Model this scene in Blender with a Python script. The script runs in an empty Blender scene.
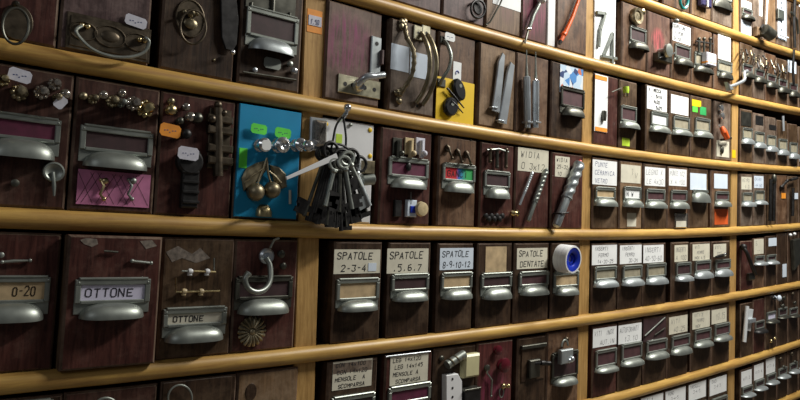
import bpy, math, random
from mathutils import Vector, Matrix
random.seed(7)
S = bpy.context.scene
COL = S.collection
PI = math.pi

# ------------------------------------------------------------------ camera, world, lights, exposure
CAM = Vector((-0.53253, -0.90809, 0.01573))
YAW, PIT, ROL, FPX = 0.66668, 0.02471, 0.02662, 650.77
fw = Vector((math.sin(YAW)*math.cos(PIT), math.cos(YAW)*math.cos(PIT), math.sin(PIT)))
r0 = Vector((math.cos(YAW), -math.sin(YAW), 0)); u0 = r0.cross(fw)
rt = math.cos(ROL)*r0 + math.sin(ROL)*u0; up = -math.sin(ROL)*r0 + math.cos(ROL)*u0
cd = bpy.data.cameras.new('camera'); co = bpy.data.objects.new('camera', cd); COL.objects.link(co)
cd.sensor_width = 36; cd.lens = FPX/800*36; cd.clip_start = 0.01
co.matrix_world = Matrix(((rt.x, up.x, -fw.x, CAM.x), (rt.y, up.y, -fw.y, CAM.y), (rt.z, up.z, -fw.z, CAM.z), (0, 0, 0, 1)))
S.camera = co

W = bpy.data.worlds.new('world'); S.world = W; W.use_nodes = True
W.node_tree.nodes['Background'].inputs[0].default_value = (0.93, 0.96, 1.0, 1)
W.node_tree.nodes['Background'].inputs[1].default_value = 0.045

def area(name, loc, look, sx, sy, power, col):
    l = bpy.data.lights.new(name, 'AREA'); l.shape = 'RECTANGLE'; l.size = sx; l.size_y = sy; l.energy = power; l.color = col
    o = bpy.data.objects.new(name, l); COL.objects.link(o); o.location = loc
    o.rotation_euler = (Vector(look)-Vector(loc)).to_track_quat('-Z', 'Y').to_euler()
    return o
area('ceiling_lamp', (1.38, -0.62, 1.22), (1.0, 0, 0.0), 1.0, 0.10, 45, (1.0, 0.97, 0.90))
area('fill_light', (-1.9, -1.5, 1.1), (-0.1, 0, 0.0), 0.9, 0.7, 3.5, (0.95, 0.97, 1.0))  # added soft fill from the front left, not a real window

vs = S.view_settings
vs.view_transform = 'Standard'; vs.look = 'None'; vs.gamma = 1; vs.use_curve_mapping = False; vs.exposure = 0.0

def unproj(px, py, y=0.0):
    d = fw + (px-400)/FPX*rt - (py-200)/FPX*up
    t = (y-CAM.y)/d.y
    return CAM + d*t
def proj(p):
    v = Vector(p)-CAM; z = v.dot(fw)
    return 400+FPX*v.dot(rt)/z, 200-FPX*v.dot(up)/z

# ------------------------------------------------------------------ materials
def nd(nt, t, **k):
    n = nt.nodes.new(t)
    for a, b in k.items(): setattr(n, a, b)
    return n
def mat(name, col, rough=0.5, metal=0.0, var=0.15, scale=60, bump=0.0, **kw):
    m = bpy.data.materials.new(name); m.use_nodes = True; nt = m.node_tree; b = nt.nodes['Principled BSDF']
    b.inputs['Roughness'].default_value = rough; b.inputs['Metallic'].default_value = metal
    tc = nd(nt, 'ShaderNodeTexCoord'); no = nd(nt, 'ShaderNodeTexNoise'); no.inputs['Scale'].default_value = scale; no.inputs['Detail'].default_value = 5
    nt.links.new(tc.outputs['Object'], no.inputs['Vector'])
    cr = nd(nt, 'ShaderNodeValToRGB'); e = cr.color_ramp.elements
    e[0].position = 0.3; e[1].position = 0.7
    e[0].color = (*[c*(1-var) for c in col], 1); e[1].color = (*[min(1, c*(1+var)) for c in col], 1)
    nt.links.new(no.outputs['Fac'], cr.inputs['Fac']); nt.links.new(cr.outputs['Color'], b.inputs['Base Color'])
    if metal > 0.5 or kw.get('rv'):
        mr = nd(nt, 'ShaderNodeMapRange'); mr.inputs[3].default_value = rough*0.75; mr.inputs[4].default_value = min(1, rough*1.35)
        nt.links.new(no.outputs['Fac'], mr.inputs[0]); nt.links.new(mr.outputs[0], b.inputs['Roughness'])
    if bump:
        bp = nd(nt, 'ShaderNodeBump'); bp.inputs['Strength'].default_value = bump; bp.inputs['Distance'].default_value = 0.001
        nt.links.new(no.outputs['Fac'], bp.inputs['Height']); nt.links.new(bp.outputs[0], b.inputs['Normal'])
    for k, v in kw.items():
        if k in b.inputs: b.inputs[k].default_value = v
    return m
def wood(name, dark, light, worn, rough=0.45, along='z', wear=0.62, stain=None):
    m = bpy.data.materials.new(name); m.use_nodes = True; nt = m.node_tree; b = nt.nodes['Principled BSDF']; L = nt.links.new
    tc = nd(nt, 'ShaderNodeTexCoord'); oi = nd(nt, 'ShaderNodeObjectInfo')
    mu = nd(nt, 'ShaderNodeMath', operation='MULTIPLY'); mu.inputs[1].default_value = 37.0; L(oi.outputs['Random'], mu.inputs[0])
    ad = nd(nt, 'ShaderNodeVectorMath', operation='ADD'); L(tc.outputs['Object'], ad.inputs[0]); L(mu.outputs[0], ad.inputs[1])
    mp = nd(nt, 'ShaderNodeMapping'); mp.inputs['Scale'].default_value = {'z': (170, 170, 16), 'x': (7, 120, 120)}[along]; L(ad.outputs[0], mp.inputs[0])
    n1 = nd(nt, 'ShaderNodeTexNoise'); n1.inputs['Scale'].default_value = 1.0; n1.inputs['Detail'].default_value = 8; n1.inputs['Roughness'].default_value = 0.65; n1.inputs['Distortion'].default_value = 0.6; L(mp.outputs[0], n1.inputs['Vector'])
    c1 = nd(nt, 'ShaderNodeValToRGB'); e = c1.color_ramp.elements; e[0].position = 0.36; e[1].position = 0.64; e[0].color = (*dark, 1); e[1].color = (*light, 1); L(n1.outputs['Fac'], c1.inputs['Fac'])
    n2 = nd(nt, 'ShaderNodeTexNoise'); n2.inputs['Scale'].default_value = 22 if along == 'z' else 5; n2.inputs['Detail'].default_value = 9; n2.inputs['Roughness'].default_value = 0.72; L(ad.outputs[0], n2.inputs['Vector'])
    c2 = nd(nt, 'ShaderNodeValToRGB'); e = c2.color_ramp.elements; e[0].position = wear-0.1; e[1].position = wear+0.12; e[0].color = (0, 0, 0, 1); e[1].color = (0.7, 0.7, 0.7, 1); L(n2.outputs['Fac'], c2.inputs['Fac'])
    mx = nd(nt, 'ShaderNodeMix', data_type='RGBA'); L(c2.outputs['Color'], mx.inputs[0]); L(c1.outputs['Color'], mx.inputs[6]); mx.inputs[7].default_value = (*worn, 1)
    out = mx.outputs[2]
    if stain:   # a round paint stain left on the wood: (u, v, radius, colour)
        su, sv, sr, sc = stain
        vm = nd(nt, 'ShaderNodeVectorMath', operation='DISTANCE'); vm.inputs[1].default_value = (su, 0, sv)
        ms = nd(nt, 'ShaderNodeVectorMath', operation='MULTIPLY'); ms.inputs[1].default_value = (1, 0, 1); L(tc.outputs['Object'], ms.inputs[0]); L(ms.outputs[0], vm.inputs[0])
        m2 = nd(nt, 'ShaderNodeMapRange'); m2.inputs[1].default_value = sr*0.55; m2.inputs[2].default_value = sr; m2.inputs[3].default_value = 1; m2.inputs[4].default_value = 0; L(vm.outputs['Value'], m2.inputs[0])
        m3 = nd(nt, 'ShaderNodeMath', operation='MULTIPLY'); L(m2.outputs[0], m3.inputs[0]); 
        c3 = nd(nt, 'ShaderNodeMapRange'); c3.inputs[1].default_value = 0.38; c3.inputs[2].default_value = 0.72; L(n1.outputs['Fac'], c3.inputs[0]); L(c3.outputs[0], m3.inputs[1])
        x2 = nd(nt, 'ShaderNodeMix', data_type='RGBA'); L(m3.outputs[0], x2.inputs[0]); L(out, x2.inputs[6]); x2.inputs[7].default_value = (*sc, 1); out = x2.outputs[2]
    L(out, b.inputs['Base Color']); b.inputs['Specular IOR Level'].default_value = 0.5 if along == 'x' else 0.28
    mr = nd(nt, 'ShaderNodeMapRange'); mr.inputs[3].default_value = rough*0.8; mr.inputs[4].default_value = min(1, rough*1.4); L(n2.outputs['Fac'], mr.inputs[0]); L(mr.outputs[0], b.inputs['Roughness'])
    bp = nd(nt, 'ShaderNodeBump'); bp.inputs['Strength'].default_value = 0.35; bp.inputs['Distance'].default_value = 0.0008; L(n1.outputs['Fac'], bp.inputs['Height']); L(bp.outputs[0], b.inputs['Normal'])
    return m

pine = wood('varnished_pine', (0.40, 0.215, 0.058), (0.64, 0.405, 0.105), (0.31, 0.17, 0.05), 0.40, 'x', 0.60)
post_wood = wood('tan_post_wood', (0.36, 0.205, 0.065), (0.55, 0.335, 0.118), (0.30, 0.155, 0.055), 0.5, 'z', 0.68)
back_wood = wood('dark_back_board', (0.02, 0.012, 0.008), (0.05, 0.03, 0.02), (0.03, 0.02, 0.012), 0.7)
mahog = wood('mahogany_stain', (0.028, 0.011, 0.008), (0.085, 0.036, 0.026), (0.16, 0.095, 0.070), wear=0.58)
maroon = wood('maroon_stain', (0.034, 0.010, 0.008), (0.098, 0.034, 0.026), (0.16, 0.085, 0.066), 0.42, wear=0.60)
brown = wood('worn_brown', (0.045, 0.022, 0.012), (0.145, 0.074, 0.038), (0.25, 0.155, 0.095), 0.5, wear=0.55)
tanw = wood('worn_tan', (0.085, 0.048, 0.023), (0.23, 0.138, 0.070), (0.33, 0.23, 0.145), 0.55, wear=0.55)
umber = wood('dark_umber', (0.018, 0.009, 0.005), (0.058, 0.032, 0.018), (0.125, 0.080, 0.048), wear=0.57)
walnut = wood('walnut_brown', (0.032, 0.017, 0.008), (0.098, 0.057, 0.029), (0.19, 0.125, 0.075), 0.5, wear=0.56)
edge_wear = wood('rubbed_edge', (0.045, 0.024, 0.017), (0.13, 0.078, 0.054), (0.22, 0.155, 0.11), 0.55, wear=0.5)
greyw = wood('worn_grey_brown', (0.055, 0.036, 0.026), (0.15, 0.105, 0.075), (0.30, 0.24, 0.19), 0.55, wear=0.54)
purple = wood('purple_brown', (0.045, 0.026, 0.026), (0.115, 0.070, 0.068), (0.24, 0.17, 0.16), 0.5, wear=0.56)
magenta_st = wood('brown_with_magenta_paint', (0.070, 0.040, 0.029), (0.17, 0.105, 0.077), (0.26, 0.185, 0.145), 0.5, wear=0.55, stain=(-0.014, 0.098, 0.060, (0.27, 0.028, 0.14)))
pink_st = wood('brown_with_pink_paint', (0.055, 0.026, 0.019), (0.16, 0.085, 0.058), (0.26, 0.165, 0.12), 0.5, stain=(-0.006, 0.09, 0.036, (0.55, 0.10, 0.12)))
ring_st = wood('tan_with_round_stain', (0.10, 0.060, 0.033), (0.24, 0.152, 0.090), (0.33, 0.24, 0.165), 0.5, stain=(0.012, 0.042, 0.026, (0.13, 0.05, 0.05)))
lpink_st = wood('maroon_with_pink_paint', (0.050, 0.012, 0.011), (0.13, 0.036, 0.032), (0.18, 0.085, 0.075), 0.5, stain=(-0.002, 0.06, 0.05, (0.24, 0.035, 0.095)))

pewter = mat('dull_pewter', (0.31, 0.335, 0.305), 0.40, 0.72, 0.12, 45)
pewter_d = mat('dark_pewter', (0.105, 0.105, 0.088), 0.40, 0.85, 0.25, 60)
pewter_b = mat('bluish_pewter', (0.42, 0.46, 0.47), 0.38, 0.65, 0.12, 45)
steel = mat('bare_steel', (0.60, 0.65, 0.69), 0.28, 0.70, 0.10, 25)
chrome = mat('chrome', (0.80, 0.81, 0.82), 0.16, 0.9, 0.05, 120)
brass = mat('brass', (0.56, 0.46, 0.25), 0.28, 1.0, 0.25, 90)
nickel = mat('nickel_brass', (0.50, 0.475, 0.34), 0.34, 0.8, 0.2, 90)
aged = mat('aged_brass', (0.30, 0.255, 0.165), 0.40, 0.9, 0.35, 90)
bronze = mat('dark_bronze', (0.115, 0.092, 0.065), 0.42, 0.85, 0.35, 90)
iron = mat('black_iron', (0.035, 0.034, 0.034), 0.45, 0.7, 0.3, 90)
blackp = mat('black_plastic', (0.012, 0.012, 0.014), 0.35)
paper = mat('white_paper', (0.86, 0.88, 0.88), 0.8, 0, 0.05, 40)
cream = mat('cream_paper', (0.66, 0.63, 0.51), 0.8, 0, 0.10, 40)
tanp = mat('yellowed_card', (0.50, 0.37, 0.21), 0.8, 0, 0.25, 60)
olive = mat('olive_card', (0.30, 0.27, 0.19), 0.8, 0, 0.25, 60)
bluep = mat('pale_blue_paper', (0.66, 0.75, 0.86), 0.8, 0, 0.05, 40)
lilac = mat('lilac_paper', (0.66, 0.64, 0.80), 0.8, 0, 0.05, 40)
tagw = mat('grey_white_tag', (0.62, 0.62, 0.70), 0.7, 0, 0.08, 200)
ink = mat('black_ink', (0.012, 0.012, 0.016), 0.6)
ink2 = mat('faded_ink', (0.11, 0.11, 0.13), 0.7)
inkb = mat('blue_ink', (0.05, 0.07, 0.20), 0.7)
mag_i = mat('magenta_card', (0.105, 0.014, 0.042), 0.6, 0, 0.4, 60)
dark_i = mat('dark_card', (0.045, 0.020, 0.022), 0.6, 0, 0.4, 60)
plum_i = mat('plum_card', (0.075, 0.032, 0.036), 0.6, 0, 0.4, 60)
orange = mat('orange_plastic', (0.85, 0.13, 0.02), 0.4)
orange_t = mat('orange_tag_paper', (0.88, 0.32, 0.03), 0.6)
green_t = mat('fluorescent_green_tag', (0.12, 0.80, 0.07), 0.6)
lime_t = mat('lime_sticker', (0.55, 0.80, 0.05), 0.6)
yellow = mat('yellow_card', (0.88, 0.58, 0.01), 0.5, 0, 0.05, 30)
pinkc = mat('pink_card', (0.58, 0.20, 0.37), 0.6, 0, 0.15, 60)
alum = mat('bright_aluminium', (0.82, 0.85, 0.87), 0.3, 0.3, 0.05, 30)
blue_b = mat('bright_blue_board', (0.004, 0.27, 0.52), 0.45, 0, 0.08, 20)
navy = mat('royal_blue_plastic', (0.012, 0.035, 0.42), 0.3)
whitep = mat('white_plastic', (0.80, 0.81, 0.82), 0.35, 0, 0.03, 40)
creamp = mat('cream_plastic', (0.62, 0.58, 0.34), 0.35, 0, 0.08, 40)
ivory = mat('ivory_knob', (0.60, 0.48, 0.28), 0.4, 0, 0.2, 90)
redp = mat('dark_red_enamel', (0.10, 0.010, 0.018), 0.25, 0, 0.2, 60)
glassk = mat('cut_glass', (0.42, 0.38, 0.33), 0.10, 0.75, 0.5, 260)
teal = mat('teal_plastic', (0.01, 0.20, 0.20), 0.3)
red_t = mat('red_paint', (0.70, 0.04, 0.02), 0.4)
oran_p = mat('orange_red_card', (0.75, 0.12, 0.02), 0.6)
scuff = mat('scuffed_bare_wood', (0.20, 0.165, 0.135), 0.7, 0, 0.5, 160)
floor_m = mat('grey_floor_tile', (0.18, 0.15, 0.12), 0.6, 0, 0.2, 8)
wall_m = mat('plaster_wall', (0.35, 0.32, 0.28), 0.9, 0, 0.08, 8)
def picture_mat(name, cols, scale):     # printed card: blotches of flat print colours
    m = bpy.data.materials.new(name); m.use_nodes = True; nt = m.node_tree; b = nt.nodes['Principled BSDF']
    tc = nd(nt, 'ShaderNodeTexCoord'); v = nd(nt, 'ShaderNodeTexVoronoi'); v.inputs['Scale'].default_value = scale
    sx = nd(nt, 'ShaderNodeSeparateColor'); cr = nd(nt, 'ShaderNodeValToRGB'); cr.color_ramp.interpolation = 'CONSTANT'
    while len(cr.color_ramp.elements) < len(cols): cr.color_ramp.elements.new(0.5)
    for i, c in enumerate(cols): cr.color_ramp.elements[i].position = i/len(cols); cr.color_ramp.elements[i].color = (*c, 1)
    nt.links.new(tc.outputs['Object'], v.inputs['Vector']); nt.links.new(v.outputs['Color'], sx.inputs[0]); nt.links.new(sx.outputs[0], cr.inputs[0]); nt.links.new(cr.outputs[0], b.inputs['Base Color'])
    b.inputs['Roughness'].default_value = 0.35
    return m
print_m = picture_mat('printed_blue_card', [(0.10, 0.28, 0.62), (0.75, 0.8, 0.85), (0.05, 0.08, 0.2), (0.55, 0.7, 0.85), (0.6, 0.2, 0.12)], 62)
def stripe_mat(name, a, bcol, c):       # printed insert: three colour bands across
    m = bpy.data.materials.new(name); m.use_nodes = True; nt = m.node_tree; b = nt.nodes['Principled BSDF']
    tc = nd(nt, 'ShaderNodeTexCoord'); s = nd(nt, 'ShaderNodeSeparateXYZ'); nt.links.new(tc.outputs['Object'], s.inputs[0])
    mr = nd(nt, 'ShaderNodeMapRange'); mr.inputs[1].default_value = -0.026; mr.inputs[2].default_value = 0.028; nt.links.new(s.outputs[0], mr.inputs[0])
    cr = nd(nt, 'ShaderNodeValToRGB'); cr.color_ramp.elements.new(0.5)
    for i, k in enumerate((a, bcol, c)): cr.color_ramp.elements[i].position = (0.36, 0.5, 0.85)[i]; cr.color_ramp.elements[i].color = (*k, 1)
    nt.links.new(mr.outputs[0], cr.inputs[0]); nt.links.new(cr.outputs[0], b.inputs['Base Color'])
    return m
rgb_i = stripe_mat('printed_rainbow_insert', (0.62, 0.03, 0.04), (0.03, 0.16, 0.60), (0.05, 0.42, 0.12))

# ------------------------------------------------------------------ mesh builder in (u along the wall, v up, d out of the front)
class MB:
    def __init__(s): s.v = []; s.f = []
    def add(s, vs, fs):
        k = len(s.v); s.v += [tuple(p) for p in vs]; s.f += [tuple(i+k for i in f) for f in fs]; return s
    def prism(s, pts, d0, d1, ch=0.0):
        n = len(pts); cu = sum(p[0] for p in pts)/n; cv = sum(p[1] for p in pts)/n
        area2 = sum(pts[i][0]*pts[(i+1) % n][1]-pts[(i+1) % n][0]*pts[i][1] for i in range(n))
        if area2 < 0: pts = pts[::-1]
        rings = [[(u, v, d0) for u, v in pts]]
        if ch > 0:
            rings.append([(u, v, d1-ch) for u, v in pts])
            ins = []
            for i in range(n):
                a, b, c = Vector(pts[i-1]), Vector(pts[i]), Vector(pts[(i+1) % n])
                n1 = Vector((-(b-a).y, (b-a).x)).normalized(); n2 = Vector((-(c-b).y, (c-b).x)).normalized()
                m = n1+n2; m = m/max(0.3, m.dot(n1)); ins.append(b+m*ch)
            rings.append([(p.x, p.y, d1) for p in ins])
        else: rings.append([(u, v, d1) for u, v in pts])
        vs = [p for r in rings for p in r]; fs = [tuple(range(n))[::-1], tuple(range((len(rings)-1)*n, len(rings)*n))]
        for k in range(len(rings)-1):
            for i in range(n): j = (i+1) % n; fs.append((k*n+i, k*n+j, (k+1)*n+j, (k+1)*n+i))
        return s.add(vs, fs)
    def box(s, u0, u1, v0, v1, d0, d1, ch=0.0, a=0.0):
        p = [(u0, v0), (u1, v0), (u1, v1), (u0, v1)]
        if a:
            c = ((u0+u1)/2, (v0+v1)/2); p = [(c[0]+(x-c[0])*math.cos(a)-(y-c[1])*math.sin(a), c[1]+(x-c[0])*math.sin(a)+(y-c[1])*math.cos(a)) for x, y in p]
        return s.prism(p, d0, d1, ch)
    def disc(s, c, r, d0, d1, n=20, ch=0.0, ry=None):
        ry = ry or r
        return s.prism([(c[0]+r*math.cos(2*PI*i/n), c[1]+ry*math.sin(2*PI*i/n)) for i in range(n)], d0, d1, ch)
    def tube(s, pts, r, n=8, closed=False):
        P = [Vector(p) for p in pts]; m = len(P); R = r if isinstance(r, (list, tuple)) else [r]*m
        vs = []; ref = None
        for i in range(m):
            a = P[i-1] if (i > 0 or closed) else P[i]; b = P[(i+1) % m] if (i < m-1 or closed) else P[i]
            t = (b-a).normalized() if (b-a).length > 1e-9 else Vector((0, 0, 1))
            if ref is None: ref = t.orthogonal().normalized()
            ref = (ref-t*ref.dot(t)); ref = ref.normalized() if ref.length > 1e-6 else t.orthogonal().normalized()
            bi = t.cross(ref)
            vs += [P[i]+R[i]*(math.cos(2*PI*k/n)*ref+math.sin(2*PI*k/n)*bi) for k in range(n)]
        fs = []
        for i in range(m if closed else m-1):
            for k in range(n): fs.append((i*n+k, i*n+(k+1) % n, ((i+1) % m)*n+(k+1) % n, ((i+1) % m)*n+k))
        if not closed: fs += [tuple(range(n))[::-1], tuple(range((m-1)*n, m*n))]
        return s.add(vs, fs)
    def lathe(s, c, ax, prof, n=18):        # prof: (distance along ax, radius)
        ax = Vector(ax).normalized(); e = ax.orthogonal().normalized(); b = ax.cross(e); c = Vector(c)
        vs = []; m = len(prof)
        for t, r in prof:
            r = max(r, 1e-5); vs += [c+ax*t+r*(math.cos(2*PI*k/n)*e+math.sin(2*PI*k/n)*b) for k in range(n)]
        fs = [(i*n+k, i*n+(k+1) % n, (i+1)*n+(k+1) % n, (i+1)*n+k) for i in range(m-1) for k in range(n)]
        fs += [tuple(range(n))[::-1], tuple(range((m-1)*n, m*n))]
        return s.add(vs, fs)
    def ball(s, c, r, n=14):
        ru, rv, rd = r if isinstance(r, tuple) else (r, r, r); m = n//2+1
        vs = [(c[0], c[1]-rv, c[2])]; fs = []
        for i in range(1, m):
            t = PI*i/m
            vs += [(c[0]+ru*math.sin(t)*math.cos(2*PI*k/n), c[1]-rv*math.cos(t), c[2]+rd*math.sin(t)*math.sin(2*PI*k/n)) for k in range(n)]
        vs.append((c[0], c[1]+rv, c[2])); L = len(vs)-1
        for k in range(n): fs.append((0, 1+(k+1) % n, 1+k)); fs.append((L, 1+(m-2)*n+k, 1+(m-2)*n+(k+1) % n))
        for i in range(m-2):
            for k in range(n): fs.append((1+i*n+k, 1+i*n+(k+1) % n, 1+(i+1)*n+(k+1) % n, 1+(i+1)*n+k))
        return s.add(vs, fs)
    def cup(s, uc, v0, v1, hw, dep, nu=18, nt=8):     # bin pull: a half dome open underneath, with a lip
        H = v1-v0
        for sc, off in ((1.0, 0.0), (0.90, -0.0012)):
            vs = []; fs = []
            for i in range(nu+1):
                x = -1+2*i/nu; x = math.sin(x*PI/2)
                k = max(0.0, 1-abs(x)**3.4)**(1/2.1)
                for j in range(nt+1):
                    t = j/nt*PI/2
                    vs.append((uc+x*hw*sc, v0+H*sc*k*math.cos(t), max(0.0, dep*sc*k*math.sin(t)**0.85)))
                vs.append((uc+x*hw*sc, v0-H*0.06*k, dep*sc*k))
            m = nt+2
            for i in range(nu):
                for j in range(m-1):
                    q = (i*m+j, (i+1)*m+j, (i+1)*m+j+1, i*m+j+1); fs.append(q[::-1] if sc == 1.0 else q)
            s.add(vs, fs)
        return s
    def build(s, name, material, parent=None, ang=40):
        me = bpy.data.meshes.new(name); me.from_pydata([(u, -d, v) for u, v, d in s.v], [], s.f); me.validate(); me.update()
        import bmesh
        bm = bmesh.new(); bm.from_mesh(me); bmesh.ops.remove_doubles(bm, verts=bm.verts, dist=1e-6); bmesh.ops.recalc_face_normals(bm, faces=bm.faces); bm.to_mesh(me); bm.free()
        me.polygons.foreach_set('use_smooth', [True]*len(me.polygons)); me.set_sharp_from_angle(angle=math.radians(ang))
        me.materials.append(material)
        o = bpy.data.objects.new(name, me); COL.objects.link(o)
        if parent: o.parent = parent
        return o
def tag(o, label=None, cat=None, group=None, kind=None):
    for k, v in (('label', label), ('category', cat), ('group', group), ('kind', kind)):
        if v: o[k] = v
    return o
def empty(name, mw):
    o = bpy.data.objects.new(name, None); o.empty_display_size = 0.02; COL.objects.link(o); o.matrix_world = mw; return o

# ------------------------------------------------------------------ handwriting: a small stroke alphabet on a 4 x 6 grid
GL = {'A': '0026 2640 1232', 'B': '0006364503 0333413000', 'C': '4536160501103041', 'D': '00063645413000', 'E': '40000646 0333', 'F': '000646 0333', 'G': '45361605011030414323',
      'H': '0006 4046 0343', 'I': '2026', 'J': '4641301001', 'K': '0006 460340', 'L': '060040', 'M': '0006234640', 'N': '00064046', 'O': '100105163645413010', 'P': '000636454403',
      'Q': '100105163645413010 2240', 'R': '000636454403 2340', 'S': '45361605044241301001', 'T': '0646 2620', 'U': '060110304146', 'V': '062046', 'W': '0610243046', 'X': '0046 0640',
      'Y': '0623 4620', 'Z': '06460040', '0': '100105163645413010', '1': '142620', '2': '05163645440040', '3': '0646334241301001', '4': '360242 3430', '5': '4606043442413010',
      '6': '36050110304142331302', '7': '064610', '8': '1304051636454433 130201103041423313', '9': '4433130405163645444130', '.': '2021', '-': '1333', '/': '0046', 'x': '0044 0440', 'v': '042044', '>': '0626 2622'}
def ink_lines(x0, x1, y0, y1, d, lines, lw=0.0007, slant=0.14, fill=0.86):
    mb = MB(); n = len(lines); rowh = (y1-y0)/n; rnd = random.Random(str(lines))
    for li, ln in enumerate(lines):
        if not ln: continue
        h = rowh*(0.52 if n > 1 else 0.48); k = max(1, len(ln)); adv = min((x1-x0)*fill/k, h*1.0); cw = adv*0.66
        base = y1-rowh*(li+(0.80 if n > 1 else 0.74)); xs = x0+((x1-x0)-adv*k)*(0.15 if li % 2 == 0 else 0.4)+adv*0.15
        for ci, ch in enumerate(ln):
            g = GL.get(ch, '')
            ox = xs+ci*adv+rnd.uniform(-.05, .05)*adv; oy = base+rnd.uniform(-.06, .06)*h; hh = h*rnd.uniform(.9, 1.08)
            for st in g.split():
                p = [(ox+int(st[i])/4*cw+slant*int(st[i+1])/6*hh, oy+int(st[i+1])/6*hh) for i in range(0, len(st)-1, 2)]
                for a, b in zip(p, p[1:]):
                    A = Vector(a); B = Vector(b); t = (B-A)
                    if t.length < 1e-7: continue
                    t.normalize(); nn = Vector((-t.y, t.x))*lw*0.5; A = A-t*lw*0.35; B = B+t*lw*0.35
                    mb.add([(*(A-nn), d), (*(B-nn), d), (*(B+nn), d), (*(A+nn), d)], [(0, 1, 2, 3)])
    return mb

# ------------------------------------------------------------------ shelving: sagging rails, shelf boards, posts
RAILC = {'A': (0.00141, 0.01439, -0.02333, 0.19036), 'B': (0.0003, 0.01697, -0.01998, -0.01018), 'C': (-0.00283, 0.02083, -0.01613, -0.20852)}
SAG = (-0.00037, 0.0174, -0.01982, -0.00945)
OFF = {'M': (0.006, 0.765), 'N': (0.00797, 0.57498), 'O': (0.00253, 0.39215), 'D': (-0.00552, -0.38631), 'E': (-0.008, -0.555)}
def cub(c, x): return ((c[0]*x+c[1])*x+c[2])*x+c[3]
def railz(k, x):
    if k in RAILC: return cub(RAILC[k], x)
    return cub(SAG, x)+OFF[k][0]*x+OFF[k][1]
RR = 0.0130
shelf = empty('wall_shelving', Matrix.Translation((0.7, 0, -0.75)))
tag(shelf, 'wall-wide wooden shelving with round pine rails and tan posts holding all the drawers', 'shelving')
def sbuild(mb, name, m):
    o = mb.build(name, m); o.parent = shelf; o.location = (-0.7, 0, 0.75); return o
XA, XB, DEPTH = -0.74, 2.52, 0.135
for k in 'MNOABCDE':
    xs = [XA+(XB-XA)*i/60 for i in range(61)]
    rnd = random.Random(k)
    mb = MB().tube([(x, railz(k, x)+rnd.uniform(-.0003, .0003), 0.0) for x in xs], RR, 16); sbuild(mb, 'rail', pine)
    mb = MB()
    vs = []; fs = []
    for x in xs: z = railz(k, x); vs += [(x, z-0.008, 0), (x, z+RR-0.0006, 0), (x, z+RR-0.0006, -DEPTH), (x, z-0.008, -DEPTH)]
    for i in range(60):
        for j in range(4): fs.append((i*4+j, i*4+(j+1) % 4, i*4+4+(j+1) % 4, i*4+4+j))
    fs += [(0, 1, 2, 3), (240, 241, 242, 243)]
    sbuild(mb.add(vs, fs), 'shelf_board', back_wood)
PW = 0.726; PHW = (0.0205, 0.0205, 0.0205, 0.0205, 0.0205)
for i in range(-1, 4):
    x = i*PW
    sbuild(MB().box(x-0.0205, x+0.0190, -0.75, 0.92, -0.026, -0.001, 0.0015), 'post', post_wood)
    sbuild(MB().box(x-0.010, x+0.010, -0.75, 0.92, -DEPTH, -0.026), 'divider', back_wood)
sbuild(MB().box(XA, XB, -0.75, 0.92, -DEPTH-0.012, -DEPTH+0.0005), 'back_panel', back_wood)

def struct(name, lo, hi, m):
    x0, y0, z0 = lo; x1, y1, z1 = hi
    o = MB().box(x0, x1, z0, z1, -y1, -y0).build(name, m); o['kind'] = 'structure'; return o
struct('floor', (-2.6, -2.6, -0.80), (3.4, 0.3, -0.75), floor_m)
struct('wall_back', (-2.6, 0.15, -0.75), (3.4, 0.25, 1.9), wall_m)

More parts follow.
